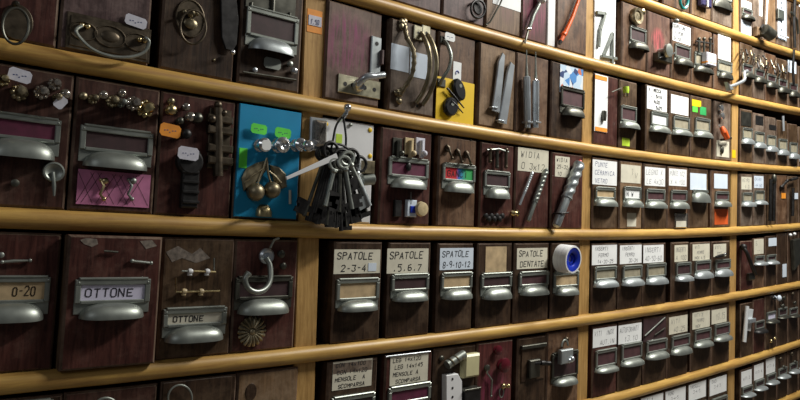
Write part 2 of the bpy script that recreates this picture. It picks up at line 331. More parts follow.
# ------------------------------------------------------------------ drawers
SHELFNAME = {'N': 'topmost', 'O': 'second', 'A': 'third', 'B': 'fourth', 'C': 'fifth', 'D': 'sixth', 'E': 'lowest'}
BAYNAME = ('nearest', 'second', 'third', 'farthest')
ORD = ('first', 'second', 'third', 'fourth', 'fifth', 'sixth', 'seventh')
count = {}
JIT = random.Random(11)
class D:
    def __init__(s, row, xl, xr, ytop, m, desc, out=0.008, ch=0.003, name='drawer', bodym=None):
        out = out*0.45 if out < 0.02 else out; xc = (xl+xr)/2; s.out = out; y = -out
        X0 = unproj(xc, 200, y).x
        zb = railz(row, X0)+RR-0.0004
        yb = proj((X0, y, zb))[1]; ym = (ytop+yb)/2
        L, R_ = unproj(xl, ym, y), unproj(xr, ym, y)
        X = (L.x+R_.x)/2; s.w = R_.x-L.x; e = 0.01
        sl = (railz(row, X+e)-railz(row, X-e))/(2*e)
        zb = railz(row, X)+RR-0.0004+abs(sl)*0.0 
        top = unproj(xc, ytop, y).z; nx = 'EDCBAONM'; s.h = min(top, railz(nx[nx.index(row)+1], X)-RR-0.004)-zb
        th = -math.atan(sl); X -= s.h/2*math.sin(th)
        s.mw = Matrix.Translation((X, y, zb)) @ Matrix.Rotation(th, 4, 'Y') @ Matrix.Rotation(math.radians(JIT.uniform(-0.5, 0.5)), 4, 'Z'); s.inv = s.mw.inverted()
        bay = min(3, max(0, int(math.floor(X/PW))+1)); key = (row, bay); n = count.get(key, 0); count[key] = n+1
        s.row, s.bay = row, bay
        s.o = empty(name, s.mw)
        tag(s.o, f'{desc}, {ORD[n]} of {BAYNAME[bay]} bay, {SHELFNAME[row]} shelf', 'panel' if name == 'white_panel' else 'drawer', f'drawers on the {SHELFNAME[row]} shelf')
        w, h = s.w/2, s.h
        dep = DEPTH+out-0.004-0.002
        if m is not None:
            fp = s.part(MB().box(-w, w, 0.0006, h, -0.014, 0, ch), 'front_panel', m)
            if m not in (whitep, paper):
                fp.data.materials.append(edge_wear)
                for q in fp.data.polygons:
                    if 0.2 < abs(q.normal.y) < 0.95 or (bodym and q.normal.x < -0.9): q.material_index = 1
            s.part(MB().box(-w+0.001, w-0.001, 0.0008, h-0.001, -dep, -0.014), 'box_body', bodym or (umber if m not in (tanw, brown) else mahog))
    def part(s, mb, name, m, parent=None, label=None):
        o = mb.build(name, m, parent or s.o)
        if label: o['label'] = label
        return o
    def p(s, x, y, d=0.0):
        q = s.inv @ unproj(x, y, -(s.out+d)); return (q.x, q.z)
    def p3(s, x, y, d=0.0): return (*s.p(x, y, d), d)
    def m(s, x, y, n=1.0): a = s.p(x, y+n/2); b = s.p(x, y-n/2); return b[1]-a[1]      # metres in n pixels of height
    def rect(s, x0, y0, x1, y1, d=0.0):
        xm, ym = (x0+x1)/2, (y0+y1)/2; c = s.p(xm, ym, d)
        hw = (s.p(x1, ym, d)[0]-s.p(x0, ym, d)[0])/2; hh = (s.p(xm, y0, d)[1]-s.p(xm, y1, d)[1])/2
        return c[0]-hw, c[0]+hw, c[1]-hh, c[1]+hh
    def card(s, x0, y0, x1, y1, m=paper, lines=None, im=ink, lw=0.0008, name='paper_label', d=0.0, a=0.0, label=None, t=0.0006):
        u0, u1, v0, v1 = s.rect(x0, y0, x1, y1, d)
        o = s.part(MB().box(u0, u1, v0, v1, d-0.0002, d+t, 0, a), name, m, None, label)
        if lines: s.part(ink_lines(u0+0.002, u1-0.0015, v0, v1, d+t+0.0002, lines, lw), 'handwriting', im, o)
        return o
    def pull(s, x0, x1, yt, yw, yc, ins=dark_i, text=None, fm=pewter, cm=pewter, im=ink, cw=0.86, dep=0.018, cx=0.0):
        yw, yc = (yw-0.8, yc-1.6) if s.row in 'BCDE' else (yw, yc)
        u0, u1, v1, _ = s.rect(x0, yt, x1, yc)[0], s.rect(x0, yt, x1, yc)[1], 0, 0
        xm = (x0+x1)/2; vt = s.p(xm, yt)[1]; vw = s.p(xm, yw)[1]; vc = s.p(xm, yc, dep if s.row in 'BCDE' else dep*0.25)[1]+0.0014
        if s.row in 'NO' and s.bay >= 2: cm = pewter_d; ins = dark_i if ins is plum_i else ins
        if s.row in 'NOA': vw = vw-(vw-vc)*0.12; dep *= 0.85
        w = u1-u0; b = max(0.0035, min(0.007, w*0.075)); H = vt-vw
        mb = MB()
        mb.box(u0, u1, vc+(vw-vc)*0.25, vt, 0, 0.0015, 0.0005)
        mb.box(u0, u1, vt-b, vt, 0.001, 0.005, 0.001); mb.box(u0, u0+b, vw, vt-b, 0.001, 0.0045, 0.001); mb.box(u1-b, u1, vw, vt-b, 0.001, 0.0045, 0.001)
        mb.box(u0+b*0.6, u1-b*0.6, vt-b*0.1, vt+b*0.35, 0.0, 0.0062, 0.001)
        mb.box(u0+b, u1-b, vw-b*0.2, vw+b*0.5, 0.001, 0.0045, 0.001)
        for q in (u0+b*0.55, u1-b*0.55): mb.ball((q, vt-b*0.55, 0.0048), (0.0014, 0.0014, 0.0008), 8)
        fr = s.part(mb, 'label_frame', fm)
        it = s.part(MB().box(u0+b*0.9, u1-b*0.9, vw+b*0.4, vt-b*0.9, 0.0012, 0.0021), 'label_insert', ins)
        if text: s.part(ink_lines(u0+b*1.3, u1-b*1.3, vw+b*0.3, vt-b, 0.0024, text, 0.0014, 0.05), 'handwriting', im, it)
        uc = (u0+u1)/2+cx*w
        s.part(MB().cup(uc, vc, vw, w*0.5*cw, dep), 'cup_pull', cm)
    def screw(s, x, y, m=brass, r=0.003):
        u, v = s.p(x, y); s.part(MB().lathe((u, v, 0), (0, 0, 1), [(0, r), (0.001, r), (0.0018, r*0.6), (0.002, 0)], 12), 'screw', m)
    def knob(s, x, y, r, m=brass, name='sample_knob', long=1.0, ax=(0, 0, 1), base=True):
        R = s.m(x, y, r); L = R*2.1*long
        u, v = s.p(x, y, L*0.5)
        pr = [(0, R*0.75), (L*0.08, R*0.75), (L*0.12, R*0.42), (L*0.38, R*0.38), (L*0.48, R*0.75), (L*0.62, R), (L*0.8, R*0.93), (L*0.93, R*0.6), (L, R*0.05)]
        s.part(MB().lathe((u, v, 0), ax, pr, 18), name, m)
    def rosette(s, x, y, r, m=glassk, name='sample_knob'):      # faceted knob on a petal rose
        R = s.m(x, y, r); u, v = s.p(x, y, R)
        mb = MB(); n = 8
        for i in range(n): t = 2*PI*i/n; mb.ball((u+R*0.62*math.cos(t), v+R*0.62*math.sin(t), 0.004), (R*0.34, R*0.34, 0.0045), 8)
        mb.lathe((u, v, 0), (0, 0, 1), [(0, R*0.6), (0.006, R*0.55), (0.008, R*0.3), (0.013, R*0.3), (0.016, R*0.62), (0.020, R*0.66), (0.025, R*0.42), (0.026, 0.0)], 8)
        s.part(mb, name, m, None)
    def rod(s, pts, r, m, name, n=8, closed=False, ends=False):     # pts: (px, py, d); r in metres
        q = [s.p3(*a) for a in pts]; mb = MB().tube(q, r, n, closed)
        if ends:
            rr = r if not isinstance(r, (list, tuple)) else r[0]
            mb.ball(q[0], rr*1.5, 10); mb.ball(q[-1], rr*1.5, 10)
        return s.part(mb, name, m)
    def tagshape(s, x0, y0, x1, y1, m=tagw, name='price_tag', a=0.0, d=0.006, lines=('12.50',), im=ink2):
        u0, u1, v0, v1 = s.rect(x0, y0, x1, y1, d); c = ((u0+u1)/2, (v0+v1)/2); w = (u1-u0)/2; h = (v1-v0)/2; k = min(w, h)*0.4
        pts = [(-w, -h+k), (-w+k, -h), (w-k, -h), (w, -h+k), (w, h-k), (w-k, h), (-w+k, h), (-w, h-k)]
        pts = [(c[0]+x*math.cos(a)-y*math.sin(a), c[1]+x*math.sin(a)+y*math.cos(a)) for x, y in pts]
        o = s.part(MB().prism(pts, d-0.0004, d+0.0004), name, m)
        if m in (tagw, orange_t, paper, green_t) and w > 0.009: s.part(ink_lines(c[0]-w*0.7, c[0]+w*0.75, c[1]-h*0.7, c[1]+h*0.7, d+0.0006, ['--.--'], 0.0012), 'handwriting', inkb, o)
        return o
def spline(pts, n=6):
    P = [Vector(p) for p in pts]; out = []
    for i in range(len(P)-1):
        a, b, c, d = P[max(0, i-1)], P[i], P[i+1], P[min(len(P)-1, i+2)]
        for k in range(n):
            t = k/n; out.append(tuple(0.5*((2*b)+(c-a)*t+(2*a-5*b+4*c-d)*t*t+(3*b-a-3*c+d)*t**3)))
    out.append(tuple(P[-1])); return out
def circ(x, y, rx, ry, d, n=20, a0=0.0, a1=2*PI):
    return [(x+rx*math.cos(a0+(a1-a0)*i/n), y+ry*math.sin(a0+(a1-a0)*i/n), d) for i in range(n if abs(a1-a0) > 6.28 else n+1)]

def free(dr, name, label, cat, group=None):
    o = empty(name, dr.mw.copy()); tag(o, label, cat, group); return o
def fpart(dr, root, mb, name, m): return mb.build(name, m, root)

# ---- nearest bay, third shelf
d = D('A', -30, 60, -60, maroon, 'dark red drawer with a large iron ring pull')
u, v = d.p(17, 24); 
d.part(MB().disc((u, v+0.002), 0.017, 0, 0.002, 24, 0.0008, 0.022), 'ring_plate', bronze)
d.rod([(a, b, 0.020) for a, b, _ in circ(15.5, 26, 13.2, 18.0, 0, 28)], 0.0017, pewter_d, 'ring_pull', 8, True)
uu, vv = d.p(14, 7); d.part(MB().ball((uu, vv, 0.012), (0.0045, 0.0045, 0.011), 10), 'ring_post', pewter_d)
d = D('A', 62, 152, -60, purple, 'drawer with long embossed brass bail handle and white tag')
u0, u1, v0, v1 = d.rect(67, 19, 152, 58)
cu, cv = (u0+u1)/2, (v0+v1)/2; H = (v1-v0)/2*0.92; Wd = (u1-u0)/2
mb = MB().box(u0, u1, cv-H, cv+H, 0, 0.0022, 0.001); mb.box(u0+0.004, u1-0.004, cv-H+0.004, cv+H-0.004, 0.002, 0.0032, 0.0008)
d.part(mb, 'handle_plate', bronze)
mb = MB()
for k, rx in ((-0.62, 0.016), (0.0, 0.019), (0.66, 0.016)):
    mb.tube([(cu+Wd*k+rx*math.cos(t*PI/10), cv+0.002+rx*0.72*math.sin(t*PI/10), 0.0035) for t in range(20)], 0.0011, 6, True)
mb.ball((cu, cv+0.002, 0.0028), (0.012, 0.008, 0.0022), 12)
d.part(mb, 'embossed_ornament', bronze)
mb = MB(); ea, eb = d.p(84, 27), d.p(141, 41)
for e in (ea, eb):
    for q in (-0.004, 0.003): mb.ball((e[0]+q, e[1], 0.006), 0.0036, 10)
d.part(mb, 'bail_post', brass)
pts = [d.p3(a, b, 0.019) for a, b in ((76, 30), (80, 38), (92, 49), (110, 56), (130, 57), (144, 52), (149, 43), (146, 38))]
d.part(MB().tube(spline([(ea[0]-0.003, ea[1], 0.006)]+pts+[(eb[0]+0.002, eb[1], 0.006)]), 0.0022, 8), 'bail_handle', pewter)
d.tagshape(125, 16, 147, 27, a=-0.12, d=0.004)
d = D('A', 162, 236, -30, umber, 'smooth brown drawer with an oval plate and ring pull')
u, v = d.p(190, 20)
mb = MB().disc((u, v+0.002), 0.021, 0, 0.0015, 28, 0.001, 0.027); mb.tube([(u+0.020*math.cos(i*PI/12), v+0.002+0.026*math.sin(i*PI/12), 0.0018) for i in range(24)], 0.0012, 6, True)
d.part(mb, 'oval_plate', bronze)
mb = MB(); mb.ball((u-0.002, v+0.008, 0.006), 0.006, 12); mb.ball((u+0.007, v+0.010, 0.005), 0.004, 10); mb.ball((u-0.010, v+0.008, 0.004), 0.004, 10); mb.ball((u, v-0.006, 0.004), (0.010, 0.008, 0.003), 10)
d.part(mb, 'ring_boss', aged)
d.rod([(a, b, 0.014) for a, b, _ in circ(193, 27, 13.0, 17.0, 0, 26)], 0.0017, bronze, 'ring_pull', 8, True)
uu, vv = d.p(214, 60); d.part(MB().ball((uu, vv, 0.001), (0.002, 0.002, 0.001), 8), 'nail_head', aged)
t = free(d, 'strap_hinge', 'long dark iron strap hinge hanging over the drawer beside the ring pull', 'hinge')
pts = [d.p(*q) for q in ((219, -6), (234, -6), (237, 20), (235, 45), (231, 52), (224, 50), (220, 38))]
fpart(d, t, MB().prism(pts, 0.004, 0.007, 0.001), 'strap', iron)
q = d.p3(233, 52, 0.011); fpart(d, t, MB().ball(q, 0.0042, 10), 'bright_pin', chrome)
d = D('A', 240, 302, -30, umber, 'dark drawer with heavy green-grey cup pull under hinge plate')
d.pull(246, 298, 13, 38, 53.5, dark_i, fm=pewter, cm=pewter_b, dep=0.024)
u0, u1, v0, v1 = d.rect(246, -10, 296, 16)
mb = MB().box(u0, u1, v0+0.004, v1, 0, 0.002, 0.0006); mb.tube([((u0+u1)/2+0.002, v0+0.004, 0.003), ((u0+u1)/2+0.002, v1, 0.003)], 0.0030, 8)
for q in (u0+0.009, u1-0.010): mb.tube([(q, v0+0.001, 0.002), (q, v0+0.012, 0.002)], 0.0022, 8)
d.part(mb, 'hinge_plate', pewter_d)
d.tagshape(264, 58, 281, 69, pewter, 'metal_tag', 0.0, 0.003)
d.knob(255, 70, 2.6, steel, long=.7); d.knob(294, 71, 3.6, chrome, long=.7); d.knob(290, 64, 3, pewter, long=.7)
d.rod([(243, 72, 0.003), (296, 80, 0.003)], 0.0016, pewter_d, 'drop_bar')

# ---- nearest bay, fourth shelf
d = D('B', -20, 70, 62, mahog, 'drawer with magenta insert, key escutcheon, two white tags')
d.pull(-18, 61, 116, 140, 159, mag_i, dep=0.022, cw=0.90)
d.rosette(3, 80, 7, brass); d.rosette(20, 92, 9, aged); d.rosette(42, 92, 8, glassk); d.rosette(55, 84, 7, glassk); d.knob(65, 94, 5, glassk); d.rosette(57, 98, 5, aged)
d.tagshape(8, 69, 32, 82, a=-0.16, d=0.016); d.tagshape(55, 96, 66, 109, a=-0.6, d=0.016)
u, v = d.p(53, 172); mb = MB().lathe((u, v, 0), (0, 0, 1), [(0, 0.0125), (0.004, 0.0125), (0.006, 0.010), (0.004, 0.007), (0.003, 0.004), (0.003, 0)], 22)
mb.tube([(u+0.011*math.cos(i*PI/10), v+0.011*math.sin(i*PI/10), 0.005) for i in range(20)], 0.0017, 6, True); d.part(mb, 'key_escutcheon', pewter)
d.rod([(53, 172, 0.005), (54, 186, 0.006), (54, 196, 0.006)], [0.002, 0.0026, 0.0014], pewter, 'hanging_key')
d.knob(15, 183, 4, pewter_d, long=0.5)
d = D('B', 72, 157, 78, mahog, 'drawer with glass knobs above and pink card below')
d.pull(80, 153, 129.5, 153.5, 170, dark_i, dep=0.022, cw=0.88)
c = d.card(78, 172, 151, 206, pinkc, None, name='pink_card', d=0.001)
u0, u1, v0, v1 = d.rect(78, 172, 151, 206, 0.001); mb = MB()
for k in range(9):
    x = u0+0.008+k*(u1-u0-0.02)/8
    for sg in (1, -1):
        a, b = (x-sg*0.011, v0+0.002), (x+sg*0.011, v1-0.003); 
        if (k+sg) % 3 == 0: continue
        n = 0.0003; a = (max(u0, min(u1, a[0])), a[1]); b = (max(u0, min(u1, b[0])), b[1])
        mb.add([(a[0]-n, a[1], 0.0019), (a[0]+n, a[1], 0.0019), (b[0]+n, b[1], 0.0019), (b[0]-n, b[1], 0.0019)], [(0, 1, 2, 3)])
d.part(mb, 'printed_lines', dark_i, c)
for x, m_ in ((103, brass), (131, pewter)):
    d.rod([(x-2, 180, 0.004), (x+1, 186, 0.007), (x-3, 194, 0.006), (x+1, 199, 0.004)], 0.0019, m_, 'sample_hook', 8, False, True)
    d.knob(x+2, 181, 3.4, m_)
d.rosette(93, 99, 5.5, aged); d.knob(103, 95, 4.5, glassk); d.rosette(113, 101, 7, aged); d.rosette(121, 103, 5, pewter); d.rosette(134, 103, 8, glassk); d.rosette(147, 108, 10, brass); d.knob(122, 93, 4, glassk)
d.knob(83, 96, 4, aged)
d = D('B', 158, 233, 90, maroon, 'drawer with orange tag, iron lock and tarnished bolt')
d.knob(171, 110, 5.5, brass); d.knob(171, 101, 3.5, aged); d.knob(186, 107, 4.0, glassk, long=.8); d.knob(190, 117, 5, glassk); d.knob(197, 118, 5.5, pewter_d); d.knob(180, 121, 4, pewter_d); d.knob(186, 134, 5, iron)
d.tagshape(160, 124, 181, 137, orange_t, 'orange_tag', -0.10, 0.010)
mb = MB(); a = d.p(180, 212); b = d.p(198, 152); mb.box(a[0]-0.002, b[0]+0.001, a[1]+0.006, b[1], 0.0, 0.010, 0.002)
mb.disc(d.p(188, 162), 0.0185, 0.0, 0.013, 18, 0.003)
for yy in (172, 182, 192, 202): q = d.p(188, yy); mb.box(q[0]-0.012, q[0]+0.012, q[1]-0.0022, q[1]+0.0022, 0.009, 0.0125, 0.001)
d.part(mb, 'lock_body', iron)
d.tagshape(178, 147, 199, 160, tagw, a=-0.05, d=0.016)
mb = MB(); a = d.p(206, 168); b = d.p(231, 111); mb.box(a[0], b[0], a[1], b[1], 0, 0.003, 0.001)
mb.tube([d.p3(218, 108, 0.007), d.p3(218, 176, 0.007)], 0.0072, 10)
for yy, hh in ((120, 5), (131, 3.4), (149, 4), (161, 5)): q = d.p(218, yy); mb.box(q[0]-0.0185, q[0]+0.0185, q[1]-0.0055, q[1]+0.0055, 0.001, 0.0125, 0.002)
mb.ball(d.p3(212, 119, 0.010), 0.006, 10); mb.ball(d.p3(224, 113, 0.010), 0.005, 10); mb.ball(d.p3(218, 105, 0.007), 0.006, 10)
d.part(mb, 'tarnished_bolt', bronze)
d = D('B', 235, 300, 104, maroon, 'drawer with bright blue board and cherry shaped brass pull', out=0.006)
u0, u1, v0, v1 = d.rect(237, 108, 299, 218)
bl = d.part(MB().box(u0, u1, v0, v1, -0.0002, 0.0035, 0.001), 'blue_board', blue_b)
for x, y in ((240, 111), (296, 114), (240, 214), (296, 214)): d.screw(x, y, cream, 0.002)
d.tagshape(251, 124, 267, 134, green_t, 'green_tag', -0.05, 0.010); d.tagshape(275, 128, 291, 138, green_t, 'green_tag', -0.05, 0.010)
d.card(239, 148, 247, 168, green_t, None, name='green_tag', d=0.0036)
for x, y, r in ((263, 145, 7.2), (281, 145, 8.2), (299, 145, 7.0)):
    R = d.m(x, y, r); u, v = d.p(x, y, 0.015)
    d.part(MB().lathe((u, v, 0.003), (0, 0, 1), [(0, R*.9), (0.002, R*.9), (0.003, R*.5), (0.010, R*.45), (0.012, R*.85), (0.015, R), (0.019, R*.95), (0.022, R*.6), (0.021, R*.35), (0.019, R*.2), (0.019, 0)], 20), 'chrome_knob', chrome)
d.tagshape(262, 140, 271, 150, paper, 'price_tag', 0.1, 0.028)
mb = MB(); d_ = 0.010
for x, y, r in ((255.5, 192, 9.2), (272, 190, 8.6)): mb.ball(d.p3(x, y, d_), d.m(x, y, r), 18)
d.part(mb, 'cherry_pair', aged)
mb = MB()
for pts in (((266, 160), (255, 163), (245, 168), (240, 178), (242, 191), (251, 187), (259, 178), (265, 170)), ((268, 165), (277, 167), (284, 174), (285, 187), (279, 189), (272, 181))):
    mb.prism([d.p(*q) for q in pts], 0.004, 0.009, 0.003)
for pts in (((267, 158), (262, 172), (257, 186)), ((267, 160), (268, 173), (271, 183)), ((264, 168), (252, 176), (244, 183)), ((269, 171), (276, 177), (281, 183))):
    mb.tube(spline([d.p3(a, b, 0.010) for a, b in pts], 4), 0.0016, 6)
d.part(mb, 'cherry_leaf', aged)
mb = MB().cup(d.p(263, 205)[0], d.p(263, 216)[1], d.p(263, 204)[1], d.m(263, 210, 9), 0.012); d.part(mb, 'cherry_cup', brass)
d.rod([(290, 190, 0.006), (290, 204, 0.006)], 0.002, cream, 'white_pin')

# ---- nearest bay, fifth shelf
d = D('C', -30, 57, 230, maroon, 'drawer with yellowed insert marked 0-20 and dull pull')
d.pull(-28, 50, 277, 303, 325, tanp, ['10.  0-20'], dep=0.022, cw=0.88, im=bronze)
d.rod([(2, 262, 0.004), (14, 261, 0.004), (30, 260.5, 0.004)], [0.0016, 0.0020, 0.0012], pewter, 'sample_rod', 8, False, True); d.knob(1, 255, 3, pewter, long=.7)
d = D('C', 64, 159, 235, maroon, 'protruding drawer with a white insert reading OTTONE', out=0.0205, bodym=tanw)
d.pull(75, 150, 279, 303, 322, lilac, ['OTTONE'], dep=0.022, cw=0.86)
d.rod([(132, 261, 0.003), (151, 263, 0.003)], 0.0018, pewter, 'sample_rod', 8, False, True); d.rod([(104, 251, 0.003), (118, 252, 0.003)], 0.0014, pewter_d, 'sample_rod')
u0, u1, v0, v1 = d.rect(80, 238, 98, 247); 
mb = MB().prism([d.p(*q) for q in ((80, 240), (86, 238), (97, 239), (98, 244), (92, 247), (84, 244))], 0, 0.0004); d.part(mb, 'torn_paper_remnant', scuff)
mb = MB().prism([d.p(*q) for q in ((140, 241), (152, 240), (157, 246), (146, 249))], 0, 0.0004); d.part(mb, 'torn_paper_remnant', scuff)
d = D('C', 160, 232, 238, walnut, 'drawer with beige OTTONE insert under two brass rods')
d.pull(163, 226, 308, 326, 345, cream, ['OTTONE'], dep=0.022, cw=0.92)
for (ya, yb, x0, x1, up_) in ((271, 272, 182, 214, True), (292, 291, 176, 218, False)):
    t = free(d, 'brass_hook_rod', f'thin bent brass rod with two white clips, {"upper" if up_ else "lower"} one above the OTTONE insert', 'hook')
    pts = [d.p3(x0, ya, 0.006), d.p3(x1, yb, 0.006)]
    pts = pts+[d.p3(x1, yb-14, 0.006)] if up_ else [d.p3(x0, ya-14, 0.006)]+pts
    fpart(d, t, MB().tube(pts, 0.0012, 8), 'rod', brass if not up_ else pewter)
    a = d.p3(x0+(8 if up_ else 4), ya, 0.007); b = d.p3(x1, yb, 0.007); fpart(d, t, MB().tube([(a[0], a[1], 0.006), (b[0]+0.003, b[1], 0.006)], 0.0016, 8), 'brass_sleeve', brass)
    for xx in ((191, 208) if up_ else (185, 202)):
        c = d.p3(xx, (ya+yb)/2, 0.007); mb = MB().lathe((c[0]-0.003, c[1], 0.005), (1, 0, 0), [(0, 0.0036), (0.003, 0.0042), (0.006, 0.0030)], 10); mb.box(c[0]-0.0028, c[0]+0.002, c[1]-0.006, c[1], 0.0, 0.007, 0.001); fpart(d, t, mb, 'clip', ivory if not up_ else whitep)
mb = MB().prism([d.p(*q) for q in ((166, 252), (178, 246), (192, 254), (200, 248), (210, 258), (196, 263), (182, 258), (172, 262))], 0, 0.0004); d.part(mb, 'torn_paper_remnant', scuff)
d = D('C', 233, 296, 236, maroon, 'dark drawer with large curled hook and flower rosette', out=0.007)
d.pull(235, 292, 277, 299, 317, dark_i, fm=pewter_d, cm=pewter, dep=0.022, cw=0.88)
u, v = d.p(266, 256); d.part(MB().lathe((u, v, 0), (0, 0, 1), [(0, 0.012), (0.004, 0.012), (0.007, 0.009), (0.006, 0.005), (0.009, 0.004), (0.010, 0)], 20), 'round_rose', steel)
d.part(MB().tube(spline([d.p3(a, b, c) for a, b, c in ((266, 258, 0.008), (270, 266, 0.012), (270, 280, 0.018), (265, 289, 0.024), (256, 292, 0.028), (248, 288, 0.028), (245, 279, 0.027), (249, 273, 0.026))], 6), [0.0042]*36+[0.0044]*4+[0.0052]*3, 10), 'curled_hook', pewter)
d.rod([(270, 248, 0.012), (274, 240, 0.014), (279, 238, 0.014)], 0.0018, pewter, 'sample_key'); d.knob(281, 254, 4, pewter_d, long=.7); d.knob(283, 266, 3.5, pewter_d, long=.7)
u, v = d.p(251, 331); R = d.m(251, 331, 15); mb = MB()
for i in range(18): t = 2*PI*i/18; mb.tube([(u+R*0.25*math.cos(t), v+R*0.25*math.sin(t), 0.005), (u+R*0.65*math.cos(t), v+R*0.65*math.sin(t), 0.006), (u+R*0.97*math.cos(t), v+R*0.97*math.sin(t), 0.002)], [0.0012, 0.0022, 0.0028], 6)
mb.disc((u, v), R*0.9, 0, 0.003, 24); mb.ball((u, v, 0.005), (R*0.25, R*0.25, 0.004), 10); d.part(mb, 'flower_rosette', aged)

# ---- nearest bay, sixth shelf
d = D('D', -30, 58, 399, umber, 'dark drawer under the rail showing only a frame edge'); d.pull(-26, 52, 403, 430, 452, tanp)
d = D('D', 60, 154, 389, mahog, 'dark drawer with the top of an iron ring pull'); d.rod([(a, b, 0.006) for a, b, _ in circ(106, 412, 13, 14, 0, 26)], 0.0018, pewter, 'ring_pull', 8, True)
d.pull(72, 142, 420, 446, 466, dark_i)
d = D('D', 158, 234, 375, umber, 'umber drawer with a rounded plate and loop pull', out=0.009)
u0, u1, v0, v1 = d.rect(162, 379, 231, 440); d.part(MB().box(u0, u1, v0, v1, 0, 0.0025, 0.001), 'handle_plate', umber)
d.rod([(a, b, 0.009) for a, b, _ in circ(180, 398, 12, 13, 0, 26)], 0.0013, pewter, 'loop_pull', 8, True)
d = D('D', 235, 296, 369, tanw, 'light worn brown drawer next to the tan post'); u, v = d.p(251, 392); d.part(MB().disc((u, v), 0.009, 0, 0.001, 16, 0.0004, 0.013), 'oval_plate', umber); d.pull(243, 290, 405, 425, 440, dark_i)

# ---- second bay, second shelf
d = D('O', 396, 442, -50, purple, 'purplish drawer just above the thick rail'); d.pull(402, 438, -40, -22, -10, dark_i)
d = D('O', 443, 485, -40, purple, 'purplish drawer with a black iron ring', out=0.009)
u, v = d.p(478, 8); d.part(MB().disc((u, v), 0.013, 0, 0.002, 18, 0.001), 'ring_plate', iron); d.rod([(a, b, 0.007) for a, b, _ in circ(478, 9, 7, 9, 0, 22)], 0.0024, iron, 'ring_pull', 8, True)
d = D('O', 486, 521, -30, ring_st, 'tan drawer with a white card and round dark stain')
d.card(493, -12, 521, 8, paper, ['','']); 
d.rod([(486, 25, 0.004), (490, 22, 0.006), (500, 4, 0.007), (505, -8, 0.007)], 0.0019, pewter_d, 'wire_hook', 8, False, True)
d = D('O', 522, 547, -25, lpink_st, 'drawer with pink paint and a white handled rod', out=0.007)
t = free(d, 'round_file', 'grey metal rod with a white handle hanging point down on pink stained wood', 'tool')
fpart(d, t, MB().tube([d.p3(539, 4, 0.008), d.p3(533, 16, 0.008), d.p3(529, 29, 0.008)], [0.0050, 0.0046, 0.0040], 10), 'shaft', pewter)
fpart(d, t, MB().lathe(d.p3(541, 1, 0.009), (0.35, 0.9, 0), [(-0.003, 0.006), (0, 0.0095), (0.010, 0.0105), (0.05, 0.009), (0.06, 0.0)], 14), 'handle', whitep)
a = d.p3(528, 29, 0.008); fpart(d, t, MB().tube([(a[0]-0.004, a[1], 0.008), (a[0]+0.006, a[1]+0.0008, 0.008)], 0.004, 10), 'collar', chrome)
fpart(d, t, MB().tube([d.p3(528, 31, 0.008), d.p3(526, 39, 0.010), d.p3(525, 43, 0.018)], [0.0025, 0.0025, 0.0016], 8), 'tip', pewter_d)
d = D('O', 548, 555.5, -25, whitep, 'narrow white panel between pink stained and orange rod drawers', out=0.011, ch=0.0012, name='white_panel')
d = D('O', 557, 587, -20, brown, 'brown drawer with an orange rod standing across it')
t = free(d, 'orange_rod', 'orange plastic rod hanging slanted on brown wood near the post', 'rod')
fpart(d, t, MB().tube([d.p3(582, -10, 0.008), d.p3(572, 18, 0.008), d.p3(565, 33, 0.008), d.p3(561, 41, 0.008)], [0.0034, 0.0044, 0.0050, 0.0040], 10), 'shaft', orange)
fpart(d, t, MB().tube([d.p3(565, 33, 0.008), d.p3(563.5, 35, 0.008)], 0.0062, 10), 'collar', orange)
fpart(d, t, MB().tube([d.p3(561, 41, 0.008), d.p3(559.5, 44, 0.008)], [0.0045, 0.003], 8), 'dark_tip', iron)

# ---- second bay, third shelf
d = D('A', 326, 381, -8, magenta_st, 'drawer with magenta paint and lever handle on strip', out=0.010)
u0, u1, v0, v1 = d.rect(338, 78, 380, 96); mb = MB().box(u0, u1, v0, v1, 0, 0.003, 0.0008)
b_ = d.part(mb, 'brass_strip', nickel); mb = MB()
for f in (0.15, 0.32, 0.62, 0.85): mb.disc((u0+(u1-u0)*f, (v0+v1)/2), 0.0036, 0.003, 0.0034, 12)
d.part(mb, 'screw_hole', iron, b_)
u0, u1, v0, v1 = d.rect(370, 37, 380, 76); p_ = d.part(MB().box(u0, u1, v0, v1, 0, 0.004, 0.0015), 'lever_plate', pewter_b)
d.part(MB().disc(((u0+u1)/2, v1-0.012), 0.0035, 0.004, 0.0045, 12), 'screw_hole', iron, p_)
d.part(MB().box(u1-0.003, u1+0.002, v0+0.02, v0+0.045, 0.001, 0.010, 0.001), 'side_catch', purple)
d.part(MB().tube(spline([d.p3(a, b, c) for a, b, c in ((356, 86, 0.004), (360, 82, 0.016), (366, 77, 0.024), (376, 76, 0.026), (384, 75, 0.026))], 5), [0.0075]*5+[0.0062]*9+[0.0056]*7, 12), 'lever', steel)
d.part(MB().lathe((*d.p(357, 87), 0.002), (0, 0, 1), [(0, 0.010), (0.008, 0.009), (0.012, 0.006)], 14), 'lever_boss', steel)
d = D('A', 390, 435, 14, greyw, 'grey brown drawer with twin bow and ornate handles', out=0.009)
d.card(391, 45, 409, 71, bluep, None); d.card(410, 53, 427, 78, bluep, None)
d.part(MB().tube(spline([d.p3(a, b, c) for a, b, c in ((405, 27, 0.004), (407, 38, 0.016), (413, 50, 0.024), (414, 63, 0.026), (411, 77, 0.022), (403, 90, 0.012), (399, 97, 0.004))], 6), [0.0036+0.0012*(i % 3 == 0) for i in range(37)], 8), 'ornate_handle', aged)
for x, y in ((403, 27), (398, 96)):
    mb = MB()
    for k in range(6): q = d.p(x+random.uniform(-2.5, 2.5), y+random.uniform(-6, 6)); mb.ball((*q, 0.003), (0.006, 0.006, 0.0035), 8)
    d.part(mb, 'leaf_plate', aged)

